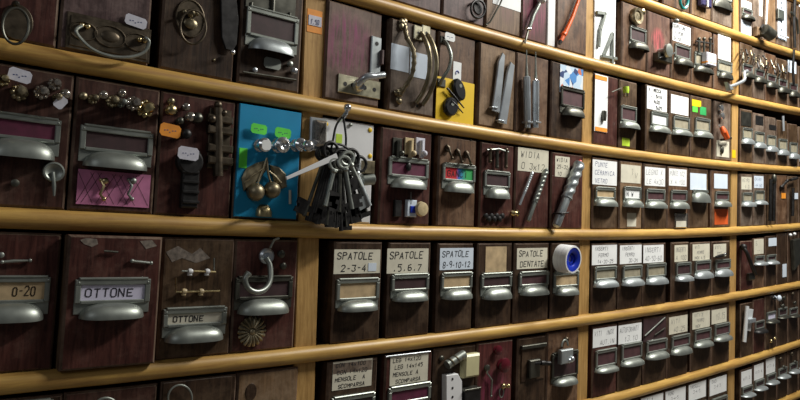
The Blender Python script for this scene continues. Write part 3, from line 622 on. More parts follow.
for o_, nm in ((0, 0), (6.5, 1)):
    d.part(MB().tube(spline([d.p3(a+o_, b+o_*0.25, c) for a, b, c in ((421, 33, 0.002), (424, 38, 0.016), (428, 48, 0.026), (430, 62, 0.028), (428, 78, 0.024), (423, 92, 0.014), (416, 103, 0.003))], 6), [0.0042]*37, 10), 'bow_handle', aged)
mb = MB()
for x in (417, 425): q = d.rect(x-4, 26, x+4, 40); mb.box(*q, 0, 0.004, 0.001)
pl = d.part(mb, 'handle_plate', nickel); mb = MB()
for x in (417, 425): q = d.p(x, 33); mb.disc(q, 0.002, 0.004, 0.0045, 10)
d.part(mb, 'screw_hole', iron, pl)
for x, y in ((424, 105), (417, 106), (429, 92)): q = d.p(x, y); d.part(MB().disc(q, 0.0022, 0, 0.0006, 10), 'screw_hole', iron)
d = D('A', 438, 474.5, 29, brown, 'brown drawer with yellow card of black clips', out=0.009)
yc = d.card(436.5, 80, 474, 122, yellow, None, name='yellow_card', d=0.0)
d.card(453, 62, 461, 83, paper, None); u, v = d.p(457, 73); d.part(MB().tube([(u+0.004*math.cos(t/10*4.5), v+0.004*math.sin(t/10*4.5), 0.0012) for t in range(10)], 0.0007, 5), 'blue_mark', navy)
d.part(MB().tube(spline([d.p3(a, b, c) for a, b, c in ((444, 40, 0.003), (448, 46, 0.016), (451, 56, 0.022), (449, 68, 0.022), (443, 78, 0.014), (440, 84, 0.003))], 6), [0.0034]*31, 10), 'curved_handle', pewter)
d.part(MB().box(*d.rect(440, 37, 448, 44), 0, 0.003, 0.001), 'handle_foot', pewter_d); d.part(MB().box(*d.rect(437, 79, 445, 87), 0, 0.003, 0.001), 'handle_foot', pewter_d)
d.tagshape(445, 33, 455, 41, paper, a=-0.03, d=0.006)
mb = MB()
d.rod([(447, 88, 0.006), (454, 96, 0.007), (464, 108, 0.006)], [0.0018, 0.0022, 0.0012], iron, 'black_pin', 8)
for (x, y, w_, h_, a) in ((457, 90, 7.5, 11.5, 0.5), (449, 107, 9, 9.5, -0.4)):
    u, v = d.p(x, y); R1, R2 = d.m(x, y, w_), d.m(x, y, h_)
    d.part(MB().prism([(u+R1*math.cos(t)*math.cos(a)-R2*math.sin(t)*math.sin(a), v+R1*math.cos(t)*math.sin(a)+R2*math.sin(t)*math.cos(a)) for t in [2*PI*i/16 for i in range(16)]], 0.001, 0.010, 0.003), 'black_clip', blackp)
    d.part(MB().disc((u, v+R2*0.3), R1*0.25, 0.010, 0.0105, 10), 'clip_hole', pewter)
d.rod([(444, 112, 0.005), (452, 101, 0.010), (458, 107, 0.008)], 0.0022, blackp, 'clip_arm')
d.rod([(454, 103, 0.006), (463, 113, 0.005)], [0.002, 0.001], iron, 'black_pin')
d = D('A', 479, 515, 42, tanw, 'tan drawer carrying two slanted steel blades', out=0.009)
for i, (pts, tip) in enumerate(((((500, 53), (502.5, 56), (501, 75), (497, 113), (490, 111), (494, 80), (496, 62)), 0), (((508, 62), (512, 66), (509.5, 88), (504, 125), (496, 123), (501, 95), (505, 72)), 1))):
    t = free(d, 'steel_chisel', ('upper' if i == 0 else 'lower')+' of two slanted grey steel blades on tan drawer', 'chisel', None)
    q = [d.p(*z) for z in pts]; fpart(d, t, MB().prism(q, 0.003, 0.008, 0.0012), 'blade', steel)
    a, b = d.p(*pts[5]), d.p(*pts[3]); fpart(d, t, MB().box(d.p(pts[5][0]-2, 0)[0]-0.001, d.p(pts[3][0], 0)[0]+0.002, d.p(497, pts[4][1]-2)[1]-0.0015, d.p(497, pts[4][1]-2)[1]+0.0015, 0.002, 0.0105, 0.0005), 'tie', steel)
d = D('A', 516, 548, 52, brown, 'brown drawer carrying two upright thin chisels', out=0.009)
for x0, x1, yt, yh, yb, cross in ((526.5, 528.5, 50, 76, 128, 0), (535.5, 536.5, 52, 80, 128, 1)):
    t = free(d, 'slim_chisel', ('longer' if not cross else 'shorter collared')+' slim grey chisel standing upright on brown drawer', 'chisel')
    a, b, c = d.p3(x0, yt, 0.010), d.p3(x0+0.2, yh, 0.010), d.p3(x1-1, yb, 0.010)
    fpart(d, t, MB().tube([a, ((a[0]*.5+b[0]*.5), (a[1]+b[1])/2, 0.010), b], [0.0012, 0.0018, 0.0034], 8), 'shank', pewter)
    fpart(d, t, MB().tube([b, (b[0]+0.0003, b[1]-0.002, 0.010), (c[0], c[1]+0.012, 0.010), (c[0], c[1]+0.006, 0.010), c], [0.0036, 0.0072, 0.0072, 0.0060, 0.0060], 8), 'handle', steel)
    if cross: fpart(d, t, MB().tube([(b[0]-0.006, b[1], 0.012), (b[0]+0.006, b[1]-0.002, 0.012)], 0.0018, 8), 'collar', chrome)
    fpart(d, t, MB().box(c[0]-0.0085, c[0]+0.0085, c[1]+0.010, c[1]+0.013, 0.002, 0.018, 0.0005), 'tie', steel)
d = D('A', 551, 583, 63, umber, 'dark drawer with a printed blue card over its pull', out=0.009)
d.card(560, 67, 583, 95, print_m, None, name='printed_card', d=0.0005)
d.pull(560, 583.5, 89, 106, 117, plum_i, cm=pewter_d, fm=pewter_d, dep=0.024)

# ---- second bay, fourth shelf
d = D('B', 322, 373, 108, whitep, 'white faced drawer board behind the hanging black keys', out=0.004)
for x, y in ((370, 130), (370, 156), (326, 124)): d.screw(x, y, yellow, 0.004)
d.card(336, 134, 342, 143, lime_t, None, name='lime_sticker')
q = d.p(350, 125); d.part(MB().ball((*q, 0.002), (0.004, 0.003, 0.002), 8), 'small_catch', pewter)
whiteboard = d
d = D('B', 380, 431, 126, maroon, 'drawer with small hinges above, magenta insert and ivory knob', out=0.009)
d.pull(388, 428, 159, 178, 190, mag_i, dep=0.020); q = d.p(407, 167); d.part(MB().ball((*q, 0.005), (0.006, 0.008, 0.003), 10), 'insert_ornament', iron)
for x, m_, n_ in ((397, pewter_d, 0), (409, ivory, 1), (420, tagw, 2)):
    u0, u1, v0, v1 = d.rect(x-5, 138, x+4, 158); mb = MB().box(u0, u1, v0+0.006, v1, 0, 0.003, 0.0006); mb.tube([((u0+u1)/2, v0, 0.006), ((u0+u1)/2, v1-0.005, 0.006)], 0.0042, 10); mb.ball(((u0+u1)/2+0.004, v0+0.008, 0.010), 0.0055, 10)
    d.part(mb, 'sample_catch', m_)
for x0, x1, m_ in ((393, 400, iron), (405, 415, bluep)):
    d.part(MB().box(*d.rect(x0, 200, x1, 217), 0, 0.006, 0.0015), 'sample_plate', m_)
d.rod([(411, 192, 0.004), (411, 204, 0.006)], 0.0009, pewter, 'thin_wire'); d.part(MB().box(*d.rect(408, 206, 413, 213), 0.006, 0.008, 0.0006), 'blue_face', navy)
R = d.m(421, 209, 7.5); u, v = d.p(421, 209, 0.01); d.part(MB().lathe((u, v, 0), (0, 0, 1), [(0, R*.6), (0.006, R*.5), (0.010, R), (0.016, R*.9), (0.018, R*.3), (0.017, 0)], 18), 'ivory_knob', ivory)
d = D('B', 438, 476, 134, brown, 'brown drawer with a red and blue insert reading GANCI', out=0.008)
d.pull(442, 474.5, 165, 182, 194, rgb_i, ['GANCI'], dep=0.020)
for x, y in ((449, 149), (459, 153), (468, 155)): d.rod([(x-2, y-3, 0.002), (x, y, 0.012), (x+2, y+6, 0.014), (x+3, y+9, 0.010)], 0.0022, bronze, 'sample_hook', 8, False, True); d.knob(x-1, y, 3.5, bronze, long=.5)
for x, y in ((442, 138), (471, 140)): q = d.p(x, y); d.part(MB().disc(q, 0.002, 0, 0.0006, 10), 'screw_hole', iron)
d = D('B', 480, 513.5, 141, maroon, 'drawer with furniture fittings above and a brass tap below', out=0.008)
d.pull(483.5, 509, 172, 188, 200, dark_i, dep=0.021)
for x, h_, m_ in ((490, 8, bronze), (497, 12, pewter_d), (506, 12, bronze)):
    a = d.p3(x, 150, 0.006); b = d.p3(x, 150+h_*1.4, 0.006); d.part(MB().tube([a, b], 0.0034, 8).ball(a, 0.005, 8).ball(b, 0.004, 8), 'sample_fitting', m_)
d.rod([(487, 150, 0.006), (499, 149, 0.008), (508, 152, 0.006)], 0.0022, pewter, 'sample_bar')
for k in range(7): x, y = 486+k*2.7, 217+(2 if k % 2 else -1); d.knob(x, y, 2.9, iron, long=.6)
q = d.p3(514, 213, 0.008); mb = MB().lathe((q[0]-0.012, q[1], 0.010), (1, 0, 0), [(0, 0.003), (0.006, 0.006), (0.010, 0.0035), (0.018, 0.0045), (0.020, 0.0065), (0.024, 0.002)], 12); mb.tube([(q[0], q[1], 0), (q[0], q[1], 0.010)], 0.003, 8); mb.tube([(q[0]-0.004, q[1]-0.005, 0.010), (q[0]+0.006, q[1]+0.006, 0.012)], 0.002, 6); d.part(mb, 'brass_tap', brass)
d = D('B', 515, 549, 147, maroon, 'drawer with card reading WIDIA 3 x 12', out=0.008)
d.card(518, 149, 548.5, 172, cream, ['WIDIA','0 3x12'], ink, 0.0011)
def drillbit(dr, root, a, b, r, m_, turns=4, shank=0.3):
    A, B = Vector(a), Vector(b); ax = (B-A); L = ax.length; ax.normalize(); e = ax.orthogonal().normalized(); f = ax.cross(e)
    n = 60; k = 20; vs = []; fs = []
    for i in range(n+1):
        t = i/n; rr = r*(1.0 if t < 0.93 else max(0.12, 1-(t-0.93)/0.075))
        for j in range(k):
            th = 2*PI*j/k; tw = 2*PI*turns*t; c = math.cos(2*(th-tw)); q = rr*(0.89+0.11*(max(0, c)**0.5 if c > 0 else -0.5*abs(c)))
            p = A+ax*(L*(shank+(1-shank)*t))+q*(math.cos(th)*e+math.sin(th)*f); vs.append(tuple(p))
    for i in range(n):
        for j in range(k): fs.append((i*k+j, i*k+(j+1) % k, (i+1)*k+(j+1) % k, (i+1)*k+j))
    fs += [tuple(range(k))[::-1], tuple(range(n*k, n*k+k))]
    fpart(dr, root, MB().add(vs, fs), 'fluted_bit', m_)
    s = A+ax*L*shank; fpart(dr, root, MB().tube([tuple(A), tuple(A+ax*L*0.02), tuple(s)], [r*0.6, r*0.74, r*0.74], 12), 'shank', m_)
t = free(d, 'drill_bit', 'thin masonry drill bit slanting below the card on red brown drawer', 'drill bit', 'masonry drill bits'); drillbit(d, t, d.p3(519.5, 205, 0.008), d.p3(533, 171, 0.008), 0.0038, steel, 5, 0.35)
t = free(d, 'drill_bit', 'mid sized spiral drill bit slanting down the red brown drawer', 'drill bit', 'masonry drill bits'); drillbit(d, t, d.p3(528, 221, 0.009), d.p3(547, 168, 0.009), 0.0066, pewter, 4, 0.35)
d = D('B', 551, 583, 152, maroon, 'drawer with small cream card and thick drill bit', out=0.008)
d.card(555, 156.5, 569.5, 177, cream, ['WIDIA', '25-32', '10'], ink, 0.0010)
t = free(d, 'drill_bit', 'thickest drill bit, red tipped, leaning against the tan post', 'drill bit', 'masonry drill bits'); drillbit(d, t, d.p3(556, 226, 0.014), d.p3(580.5, 161, 0.014), 0.0128, pewter_b, 2.3, 0.42)
fpart(d, t, MB().ball(d.p3(580, 162, 0.014), (0.005, 0.005, 0.005), 8), 'red_tip', red_t); a = d.p3(561, 213, 0.014); fpart(d, t, MB().box(a[0]-0.013, a[0]+0.013, a[1]-0.0015, a[1]+0.0015, 0.002, 0.026, 0.0006, 0.1), 'tie', iron)

# ---- second bay, fifth shelf
def spat(xl, xr, yt, c, cm_, txt, pu, ins, m_, desc, out=0.012, lw=0.0017, im=ink, a=0.0):
    d = D('C', xl, xr, yt, m_, desc, out=out); d.card(*c, cm_, txt, im, lw, a=a); d.pull(*pu, ins, dep=0.021, cw=0.92); return d
d = spat(333, 381, 241, (334.5, 249.5, 380.5, 273.5), cream, ['SPATOLE', '2-3-4-'], (336, 378.5, 279, 300, 314), tanp, umber, 'dark drawer with card reading SPATOLE 2-3-4')
q = d.rect(368, 263, 376, 271); d.part(MB().box(*q, 0.0008, 0.0012), 'pale_patch', bluep)
spat(388, 430, 242, (387.5, 248.5, 428.5, 273), cream, ['SPATOLE', '.5.6.7'], (391, 428, 274.5, 291, 304), dark_i, umber, 'dark drawer with card reading SPATOLE 5 6 7')
spat(437, 473, 243, (440, 248, 473.5, 269.5), bluep, ['SPATOLE', '8-9-10-12'], (440.5, 471.5, 273, 289, 302), tanp, umber, 'dark drawer with card reading SPATOLE 8-9-10-12', lw=0.0015)
spat(477, 512, 242, (485.5, 246.5, 506.5, 272), tanp, ['', ''], (480.5, 511, 273.5, 288, 302), dark_i, umber, 'dark drawer with a blank yellowed card')
spat(514, 549, 242, (517, 248, 547.5, 268.5), cream, ['SPATOLE', 'DENTATE'], (518.5, 548, 272, 286, 298), plum_i, umber, 'dark drawer with card reading SPATOLE DENTATE', lw=0.0016)
d = D('C', 551, 580, 242, umber, 'dark drawer behind the white and blue tape roll', out=0.010); d.pull(553, 578, 272, 287, 298, tanp, dep=0.021)
t = free(d, 'tape_roll', 'white spool of sealing tape with royal blue core', 'tape roll')
u, v = d.p(573.5, 259, 0.046); R = d.m(568, 258, 13.6); ax = (0.05, -0.05, 1)
fpart(d, t, MB().lathe((u, v, 0.012), ax, [(0, R*0.78), (0, R*0.96), (0.001, R), (0.031, R), (0.033, R*0.97), (0.0332, R*0.86), (0.030, R*0.85), (0.020, R*0.84)], 36), 'outer_rim', whitep)
fpart(d, t, MB().lathe((u, v, 0.012), ax, [(0.020, R*0.845), (0.0325, R*0.845), (0.0315, R*0.55), (0.029, R*0.46), (0.010, R*0.44), (0.010, R*0.2), (0.001, R*0.15), (0.001, 0)], 36), 'blue_core', navy)
fpart(d, t, MB().lathe((u, v, 0.012), ax, [(0.010, R*0.34), (0.026, R*0.34), (0.026, R*0.26), (0.012, R*0.24), (0.012, 0)], 20), 'hub', navy)
for y_ in (0.012, 0.020): fpart(d, t, MB().lathe((u, v, 0.012), ax, [(y_, R*1.003), (y_+0.0006, R*1.004), (y_+0.0007, R*1.0)], 36), 'tape_seam', tagw)

# ---- second bay, sixth shelf
d = D('D', 326, 376, 353, umber, 'dark drawer with two-tone card listing MENSOLE A SCOMPARSA', out=0.010)
d.card(333, 360, 372, 388, cream, ['CON 14x100', 'CON 14x120', 'MENSOLE  A', 'SCOMPARSA'], ink, 0.0011); u0, u1, v0, v1 = d.rect(333, 359.5, 372, 373); d.part(MB().box(u0+0.001, u1, v0+0.002, v1-0.004, 0.0003, 0.0007), 'brown_paper_strip', greyw)
d.pull(331, 374, 395, 412, 425, dark_i, dep=0.02)
d = D('D', 384, 431, 351, maroon, 'reddish drawer with cream card listing LEG 14x120 MENSOLE SCOMPARSA', out=0.010)
u0, u1, v0, v1 = d.rect(386, 352, 430, 356); d.part(MB().box(u0, u1, (v0+v1)/2-0.001, (v0+v1)/2+0.0015, 0, 0.003, 0.0006), 'metal_edge', steel)
d.card(390.5, 355, 428, 383, cream, ['LEG 14x120', 'LEG 14x145', 'MENSOLE A', 'SCOMPARSA'], ink, 0.0011); d.pull(388, 430, 385, 402, 414, mag_i, dep=0.02)
d = D('D', 433, 475, 347, umber, 'umber drawer with a white connector block and cream knob', out=0.009)
d.part(MB().tube([d.p3(447, 365, 0.010), d.p3(464, 354, 0.012)], 0.0085, 12), 'hinge_barrel', pewter); 
for x, y in ((451, 362), (456, 359), (460, 357)): d.part(MB().lathe(d.p3(x, y, 0.011), (0.8, 0.55, 0), [(-0.0008, 0.0094), (0.0008, 0.0094)], 14), 'hinge_ring', aged)
mb = MB().prism([d.p(*q) for q in ((442, 374), (454, 372.5), (458, 380), (458, 408), (442, 410))], 0.0, 0.012, 0.0012); cb = d.part(mb, 'white_connector', whitep)
mb = MB()
for y in (379, 388, 397): mb.disc(d.p(452.5, y, .012), 0.0024, 0.012, 0.0126, 10); 
d.part(mb, 'screw_hole', iron, cb)
mb = MB().box(*d.rect(460, 353, 475.5, 376), 0.0, 0.014, 0.004); d.part(mb, 'cream_block', creamp); d.rod([(458, 359, 0.008), (462, 359, 0.012)], 0.003, pewter_d, 'link')
d.part(MB().box(*d.rect(459, 388, 475, 404), 0, 0.016, 0.001), 'dark_box', iron); d.part(MB().box(*d.rect(459, 386.5, 475, 388.5), 0, 0.017, 0.0006), 'box_lid', pewter_d)
q = d.p(441, 358); d.part(MB().ball((*q, 0.002), (0.006, 0.005, 0.003), 8), 'small_catch', pewter_d)
d = D('D', 476.5, 512, 341, lpink_st, 'dark red drawer with pink paint and red knobs', out=0.012)
for x, y, r in ((498, 350, 5), (504, 365, 7.5)): d.knob(x, y, r, redp, long=0.55)
d.rod([(488, 366, 0.004), (487, 373, 0.006), (492, 380, 0.006), (491, 396, 0.004)], 0.0018, pewter, 'wire_hook', 8, False, True); d.knob(487, 368, 3.5, pewter_d, long=.5)
d.part(MB().ball(d.p3(503, 386, 0.008), 0.0055, 10).ball(d.p3(508, 386, 0.008), 0.0048, 10).tube([d.p3(503, 386, 0.004), d.p3(508, 386, 0.004)], 0.004, 8), 'brass_catch', brass)
d.part(MB().tube(circ(*d.p(500, 392), 0.006, 0.010, 0.004, 14), 0.0012, 6, True), 'loop', pewter)
d = D('D', 517, 546, 337, umber, 'dark drawer with a square plate under a metal bar', out=0.008)
u0, u1, v0, v1 = d.rect(520.5, 343.5, 545, 348); d.part(MB().box(u0, u1, v0+0.001, v1-0.001, 0, 0.006, 0.001), 'metal_bar', pewter_d)
d.part(MB().box(*d.rect(521, 347, 544, 380), 0, 0.002, 0.0006), 'square_plate', umber); d.part(MB().box(*d.rect(526.5, 359, 537, 377), 0.002, 0.010, 0.002), 'square_knob', pewter_d)
mb = MB().lathe(d.p3(541, 363, 0.016), (1, -0.1, 0.3), [(0, 0.005), (0.008, 0.006), (0.012, 0.004), (0.022, 0.005), (0.024, 0.002)], 12); mb.tube([d.p3(533, 364, 0.006), d.p3(541, 363, 0.016)], 0.003, 8); d.part(mb, 'latch_pin', iron)
d = D('D', 547, 578.5, 331, brown, 'brown drawer with a dangling padlock over its cup pull', out=0.008)
d.pull(551, 577, 352, 377, 389, dark_i, fm=pewter_d, dep=0.021)
t = free(d, 'padlock', 'dull grey padlock hanging above a cup pull near the tan post', 'padlock')
a = d.rect(559, 349, 571, 363, 0.01); fpart(d, t, MB().box(*a, 0.007, 0.017, 0.002), 'lock_body', pewter_b)
fpart(d, t, MB().tube([(x, y, 0.012) for x, y, _ in circ(*d.p(564, 346, .01), d.m(564, 346, 5), d.m(564, 346, 6), 0, 12, 0, PI)], 0.0022, 8), 'shackle', pewter)
q = d.p3(572, 359, 0.018); fpart(d, t, MB().ball(q, 0.006, 10).ball((q[0]-0.007, q[1]-0.003, 0.016), 0.005, 10), 'knob', steel)
q = d.p(564, 339); d.part(MB().ball((*q, 0.006), 0.006, 10), 'hanging_nail', bronze)

# ---- third bay, second shelf
d = D('O', 594.5, 616, -30, paper, 'tall white panel with metal house numbers 7 and 4', out=0.004, ch=0.001, name='white_panel')
def strokes(dr, segs, w_, m_, name):
    mb = MB()
    for a, b in segs:
        A, B = Vector(dr.p(*a)), Vector(dr.p(*b)); tt = (B-A).normalized(); n_ = Vector((-tt.y, tt.x))*w_; A -= tt*w_*0.6; B += tt*w_*0.6
        mb.prism([tuple(A-n_), tuple(B-n_), tuple(B+n_), tuple(A+n_)], 0.001, 0.006, 0.001)
    dr.part(mb, name, m_)
strokes(d, [((596, 13), (604, 14)), ((604, 14), (599, 30)), ((599, 30), (597.5, 46))], 0.0042, pewter, 'house_number_seven')
strokes(d, [((611.5, 34), (603, 55)), ((601, 56.5), (615, 59)), ((611.5, 34), (611, 64))], 0.0036, pewter, 'house_number_four')
d = D('O', 622, 646.5, 3, brown, 'brown drawer with round brass lock rim above pull', out=0.010)
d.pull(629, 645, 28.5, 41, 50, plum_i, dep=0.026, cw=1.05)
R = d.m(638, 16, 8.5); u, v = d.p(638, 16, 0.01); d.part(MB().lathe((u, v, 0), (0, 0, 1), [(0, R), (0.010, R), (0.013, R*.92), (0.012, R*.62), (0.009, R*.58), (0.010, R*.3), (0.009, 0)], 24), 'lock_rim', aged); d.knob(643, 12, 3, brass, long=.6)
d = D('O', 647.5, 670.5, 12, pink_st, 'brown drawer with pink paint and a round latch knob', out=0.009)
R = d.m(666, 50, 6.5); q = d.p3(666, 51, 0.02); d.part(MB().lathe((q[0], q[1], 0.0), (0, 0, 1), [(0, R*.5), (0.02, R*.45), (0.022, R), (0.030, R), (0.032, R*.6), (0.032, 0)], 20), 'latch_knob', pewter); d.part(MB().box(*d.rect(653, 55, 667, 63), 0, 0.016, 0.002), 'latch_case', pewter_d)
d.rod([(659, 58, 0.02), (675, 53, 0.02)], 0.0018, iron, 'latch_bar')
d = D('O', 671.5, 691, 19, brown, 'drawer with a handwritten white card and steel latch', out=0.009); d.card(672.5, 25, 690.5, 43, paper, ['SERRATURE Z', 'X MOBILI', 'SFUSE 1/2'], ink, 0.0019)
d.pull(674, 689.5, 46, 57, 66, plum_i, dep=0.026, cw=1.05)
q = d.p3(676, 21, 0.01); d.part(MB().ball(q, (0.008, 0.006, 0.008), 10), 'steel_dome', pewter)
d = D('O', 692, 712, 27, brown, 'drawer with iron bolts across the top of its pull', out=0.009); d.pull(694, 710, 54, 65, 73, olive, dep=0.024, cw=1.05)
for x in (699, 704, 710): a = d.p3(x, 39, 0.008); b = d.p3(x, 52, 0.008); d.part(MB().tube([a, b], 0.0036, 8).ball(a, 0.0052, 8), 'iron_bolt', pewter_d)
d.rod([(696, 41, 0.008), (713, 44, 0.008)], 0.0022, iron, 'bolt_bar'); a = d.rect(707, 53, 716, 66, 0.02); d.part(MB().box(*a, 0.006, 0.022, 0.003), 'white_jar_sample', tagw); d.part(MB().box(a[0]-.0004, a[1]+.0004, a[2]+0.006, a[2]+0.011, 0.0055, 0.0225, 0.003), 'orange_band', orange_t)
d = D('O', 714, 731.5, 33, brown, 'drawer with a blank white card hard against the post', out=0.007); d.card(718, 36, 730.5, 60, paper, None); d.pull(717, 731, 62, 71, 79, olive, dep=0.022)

# ---- third bay, third shelf
d = D('A', 593.5, 618, 75, maroon, 'drawer with an orange and white packaged bit strip', out=0.006)
c = d.card(594.5, 75, 607.5, 132, paper, None, name='blister_card', d=0.001); d.card(595, 76, 607, 80, orange_t, None, name='printed_header', d=0.0017); d.card(595, 127.5, 607, 131.5, orange_t, None, name='printed_footer', d=0.0017)
u, v = d.p(602, 116); d.part(MB().prism([(u-.004, v-.012), (u+.004, v-.012), (u+.006, v), (u+.005, v+.012), (u-.003, v+.012), (u-.006, v)], 0.002, 0.010, 0.002), 'packed_bit', pewter_d)
d = D('A', 619.5, 637, 81, walnut, 'dark drawer with a lime tipped catch and lime sticker', out=0.008); d.pull(620, 635.5, 107, 120, 129, plum_i, dep=0.026, cw=1.1)
mb = MB().tube([d.p3(612, 92, 0.010), d.p3(621, 88, 0.014)], 0.0014, 6); d.part(mb, 'wire_arm', pewter_d); q = d.p3(626, 90, 0.012); d.part(MB().lathe((q[0], q[1]-0.008, 0.012), (0, 1, 0), [(0, 0.0065), (0.008, 0.0075), (0.016, 0.0068)], 14), 'lime_cap', lime_t); d.part(MB().tube([(q[0], q[1]-0.016, 0.012), (q[0], q[1]-0.008, 0.012)], 0.006, 10), 'cap_base', brass)
d.card(622, 138, 629.5, 146, lime_t, None, name='lime_sticker')
d = D('A', 646, 668.5, 85, walnut, 'drawer with a handwritten card listing screws and white insert', out=0.010); d.card(646.8, 88, 667, 110.5, paper, ['V. MECCA', '.  5x16', '.  4x20', '.  5x25'], ink, 0.0022); d.pull(650, 667, 113, 124.5, 133, paper, dep=0.025, cw=1.12)
d = D('A', 669.5, 689.5, 92, walnut, 'drawer with a blank white card and olive insert', out=0.009); d.card(671, 96, 688.3, 114.5, paper, None); d.pull(672.5, 688.5, 117.5, 128.5, 136, olive, dep=0.025, cw=1.12)
d = D('A', 691, 711.5, 97, walnut, 'drawer with green and yellow stickers', out=0.009); d.card(692, 100, 701, 106.5, yellow, None, name='yellow_sticker'); d.card(692.5, 106.5, 697.5, 112, green_t, None, name='green_sticker'); d.card(700, 107, 706, 115, mat('deep_green_sticker', (0.03, 0.38, 0.10), .6), None, name='green_sticker'); d.pull(694.5, 709, 119, 130, 138, olive, dep=0.025, cw=1.12)
d = D('A', 714.5, 731, 102, greyw, 'grey drawer with an orange handled catch', out=0.008); d.card(716.5, 141, 729, 157, cream, None)
R = d.m(724, 134, 6); q = d.p3(724.5, 133, 0.016); d.part(MB().tube([d.p3(721.5, 127, 0.012), d.p3(724, 132, 0.018), d.p3(727, 138, 0.018)], [0.006, 0.009, 0.0075], 12), 'orange_grip', orange); d.rod([(721, 140, 0.010), (731, 138, 0.012)], 0.0034, iron, 'iron_jaw'); d.rod([(719, 125, 0.010), (722, 130, 0.012)], 0.0018, steel, 'wire_link')
for x, y in ((721, 108), (722, 116)): d.knob(x, y, 3.6, chrome, long=.6)
d.part(MB().ball(d.p3(722, 150, 0.003), (0.008, 0.012, 0.005), 10), 'dark_catch', pewter_d)

# ---- third bay, fourth shelf
ROWP = dict(dep=0.021, cw=1.05)
def stdd(row, xl, xr, yt, card_, pullr, desc, m_=walnut, cmm=paper, txt=None, im=ink2, lw=0.0008, ins=plum_i, out=0.009, cm=pewter, cw=1.05, itxt=None):
    d = D(row, xl, xr, yt, m_, desc, out=out)
    if card_: d.card(*card_, cmm, txt, im, lw)
    if pullr: d.pull(*pullr, ins, itxt, dep=0.021, cw=cw, cm=cm)
    return d
stdd('B', 592.5, 618, 156, (592.5, 160.5, 617, 185), (594.5, 614.5, 188, 199, 208), 'drawer with white card reading Punte Ceramica', cmm=paper, txt=['PUNTE', 'CERAMICA', 'VETRO'], im=inkb, lw=0.0010, ins=tanp)
stdd('B', 619.5, 642, 160, (621, 165, 640.5, 183), (623, 640, 187.5, 200, 209), 'drawer with a cream card bearing a drawn pointed arrow', tanw, cream, ['  >v'], ink, 0.0007, ins=paper, itxt=['N W']).card(627, 213, 636, 226.5, cream, None, name='paper_strip')
d = stdd('B', 643.5, 666.5, 163, (645, 167.5, 665, 186), (645.5, 664, 190, 201.5, 210), 'drawer with a white card reading legno 4x30', walnut, paper, ['LEGNO X', 'LE 4x30'], ink2, 0.0008)
d = stdd('B', 667.5, 688, 165, (669, 169, 686.5, 186), (670, 686, 191, 202, 210.5), 'drawer with card reading Punte and a clear packet below', brown, paper, ['PUNTE 102', 'X 4.100'], ink2, 0.0008)
d.part(MB().box(*d.rect(674, 213, 686, 228), 0.0, 0.005, 0.002), 'clear_packet', glassk); d.card(676, 221, 686, 227, cream, None, name='packet_label', d=0.0055)
stdd('B', 689, 708.5, 167, (690, 173.5, 706.5, 190), (692, 707, 190.5, 192.5, 204), 'drawer with blank bluish card above bare cup pull', walnut, bluep, None)
d = stdd('B', 711, 730, 169, (714, 174, 727.5, 188.5), (714.5, 728, 192, 201, 208.5), 'drawer with an orange card under its pull', brown, bluep, None); d.card(714.5, 209, 728, 224.5, oran_p, None, name='orange_card')
# ---- third bay, fifth shelf
for a in ((592, 617, 243, (592.2, 245, 616.8, 264.5), (594, 615.5, 267, 280, 290), 'drawer with white card reading Inserti Fermo 14-20-25', ['INSERTI', 'FERMO', '  14-20-25'], olive, paper),
          (618.5, 642, 243, (620, 245, 641.5, 263.5), (622, 641, 266, 278.5, 288.5), 'drawer with white card reading Inserti Ferro 30-35', ['INSERTI', 'FERRO', '    30-35'], olive, paper),
          (643, 666, 243, (643.5, 245, 663.5, 262.5), (646, 665, 264, 277, 287), 'drawer with white card reading 40-50-60', ['INSERTI', '40-50-60'], olive, paper),
          (671.5, 689, 242, (674.5, 245, 687.5, 261.5), (675.5, 690, 263, 275.5, 284), 'drawer with small grey card beside a wide gap', ['INSERTI', 'A 100'], umber, cream),
          (690.5, 711, 242, (692.5, 244, 709.7, 260), (694.5, 710, 261, 271.5, 281), 'drawer with a cream card in two written lines', ['VITI', 'FERRO', 'INOX 4.5'], plum_i, cream),
          (712, 730, 241, (713.5, 244, 726, 256.5), (715, 729.5, 260, 269.5, 279), 'drawer with small card half hidden by chrome catch', ['VITI', 'OTT'], plum_i, cream)):
    ii = a[7]; d = stdd('C', a[0], a[1], a[2], a[3], a[4], a[5], umber, a[8], a[6], ink2, 0.0010, ins=olive if ii is olive else (dark_i if ii is umber else ii), cm=pewter_b)
d.rod([(716, 257, 0.010), (720, 256, 0.012), (726, 254, 0.010)], [0.003, 0.005, 0.003], iron, 'iron_catch'); q = d.p3(725, 254, 0.015); d.part(MB().ball(q, 0.004, 10), 'chrome_tip', chrome)
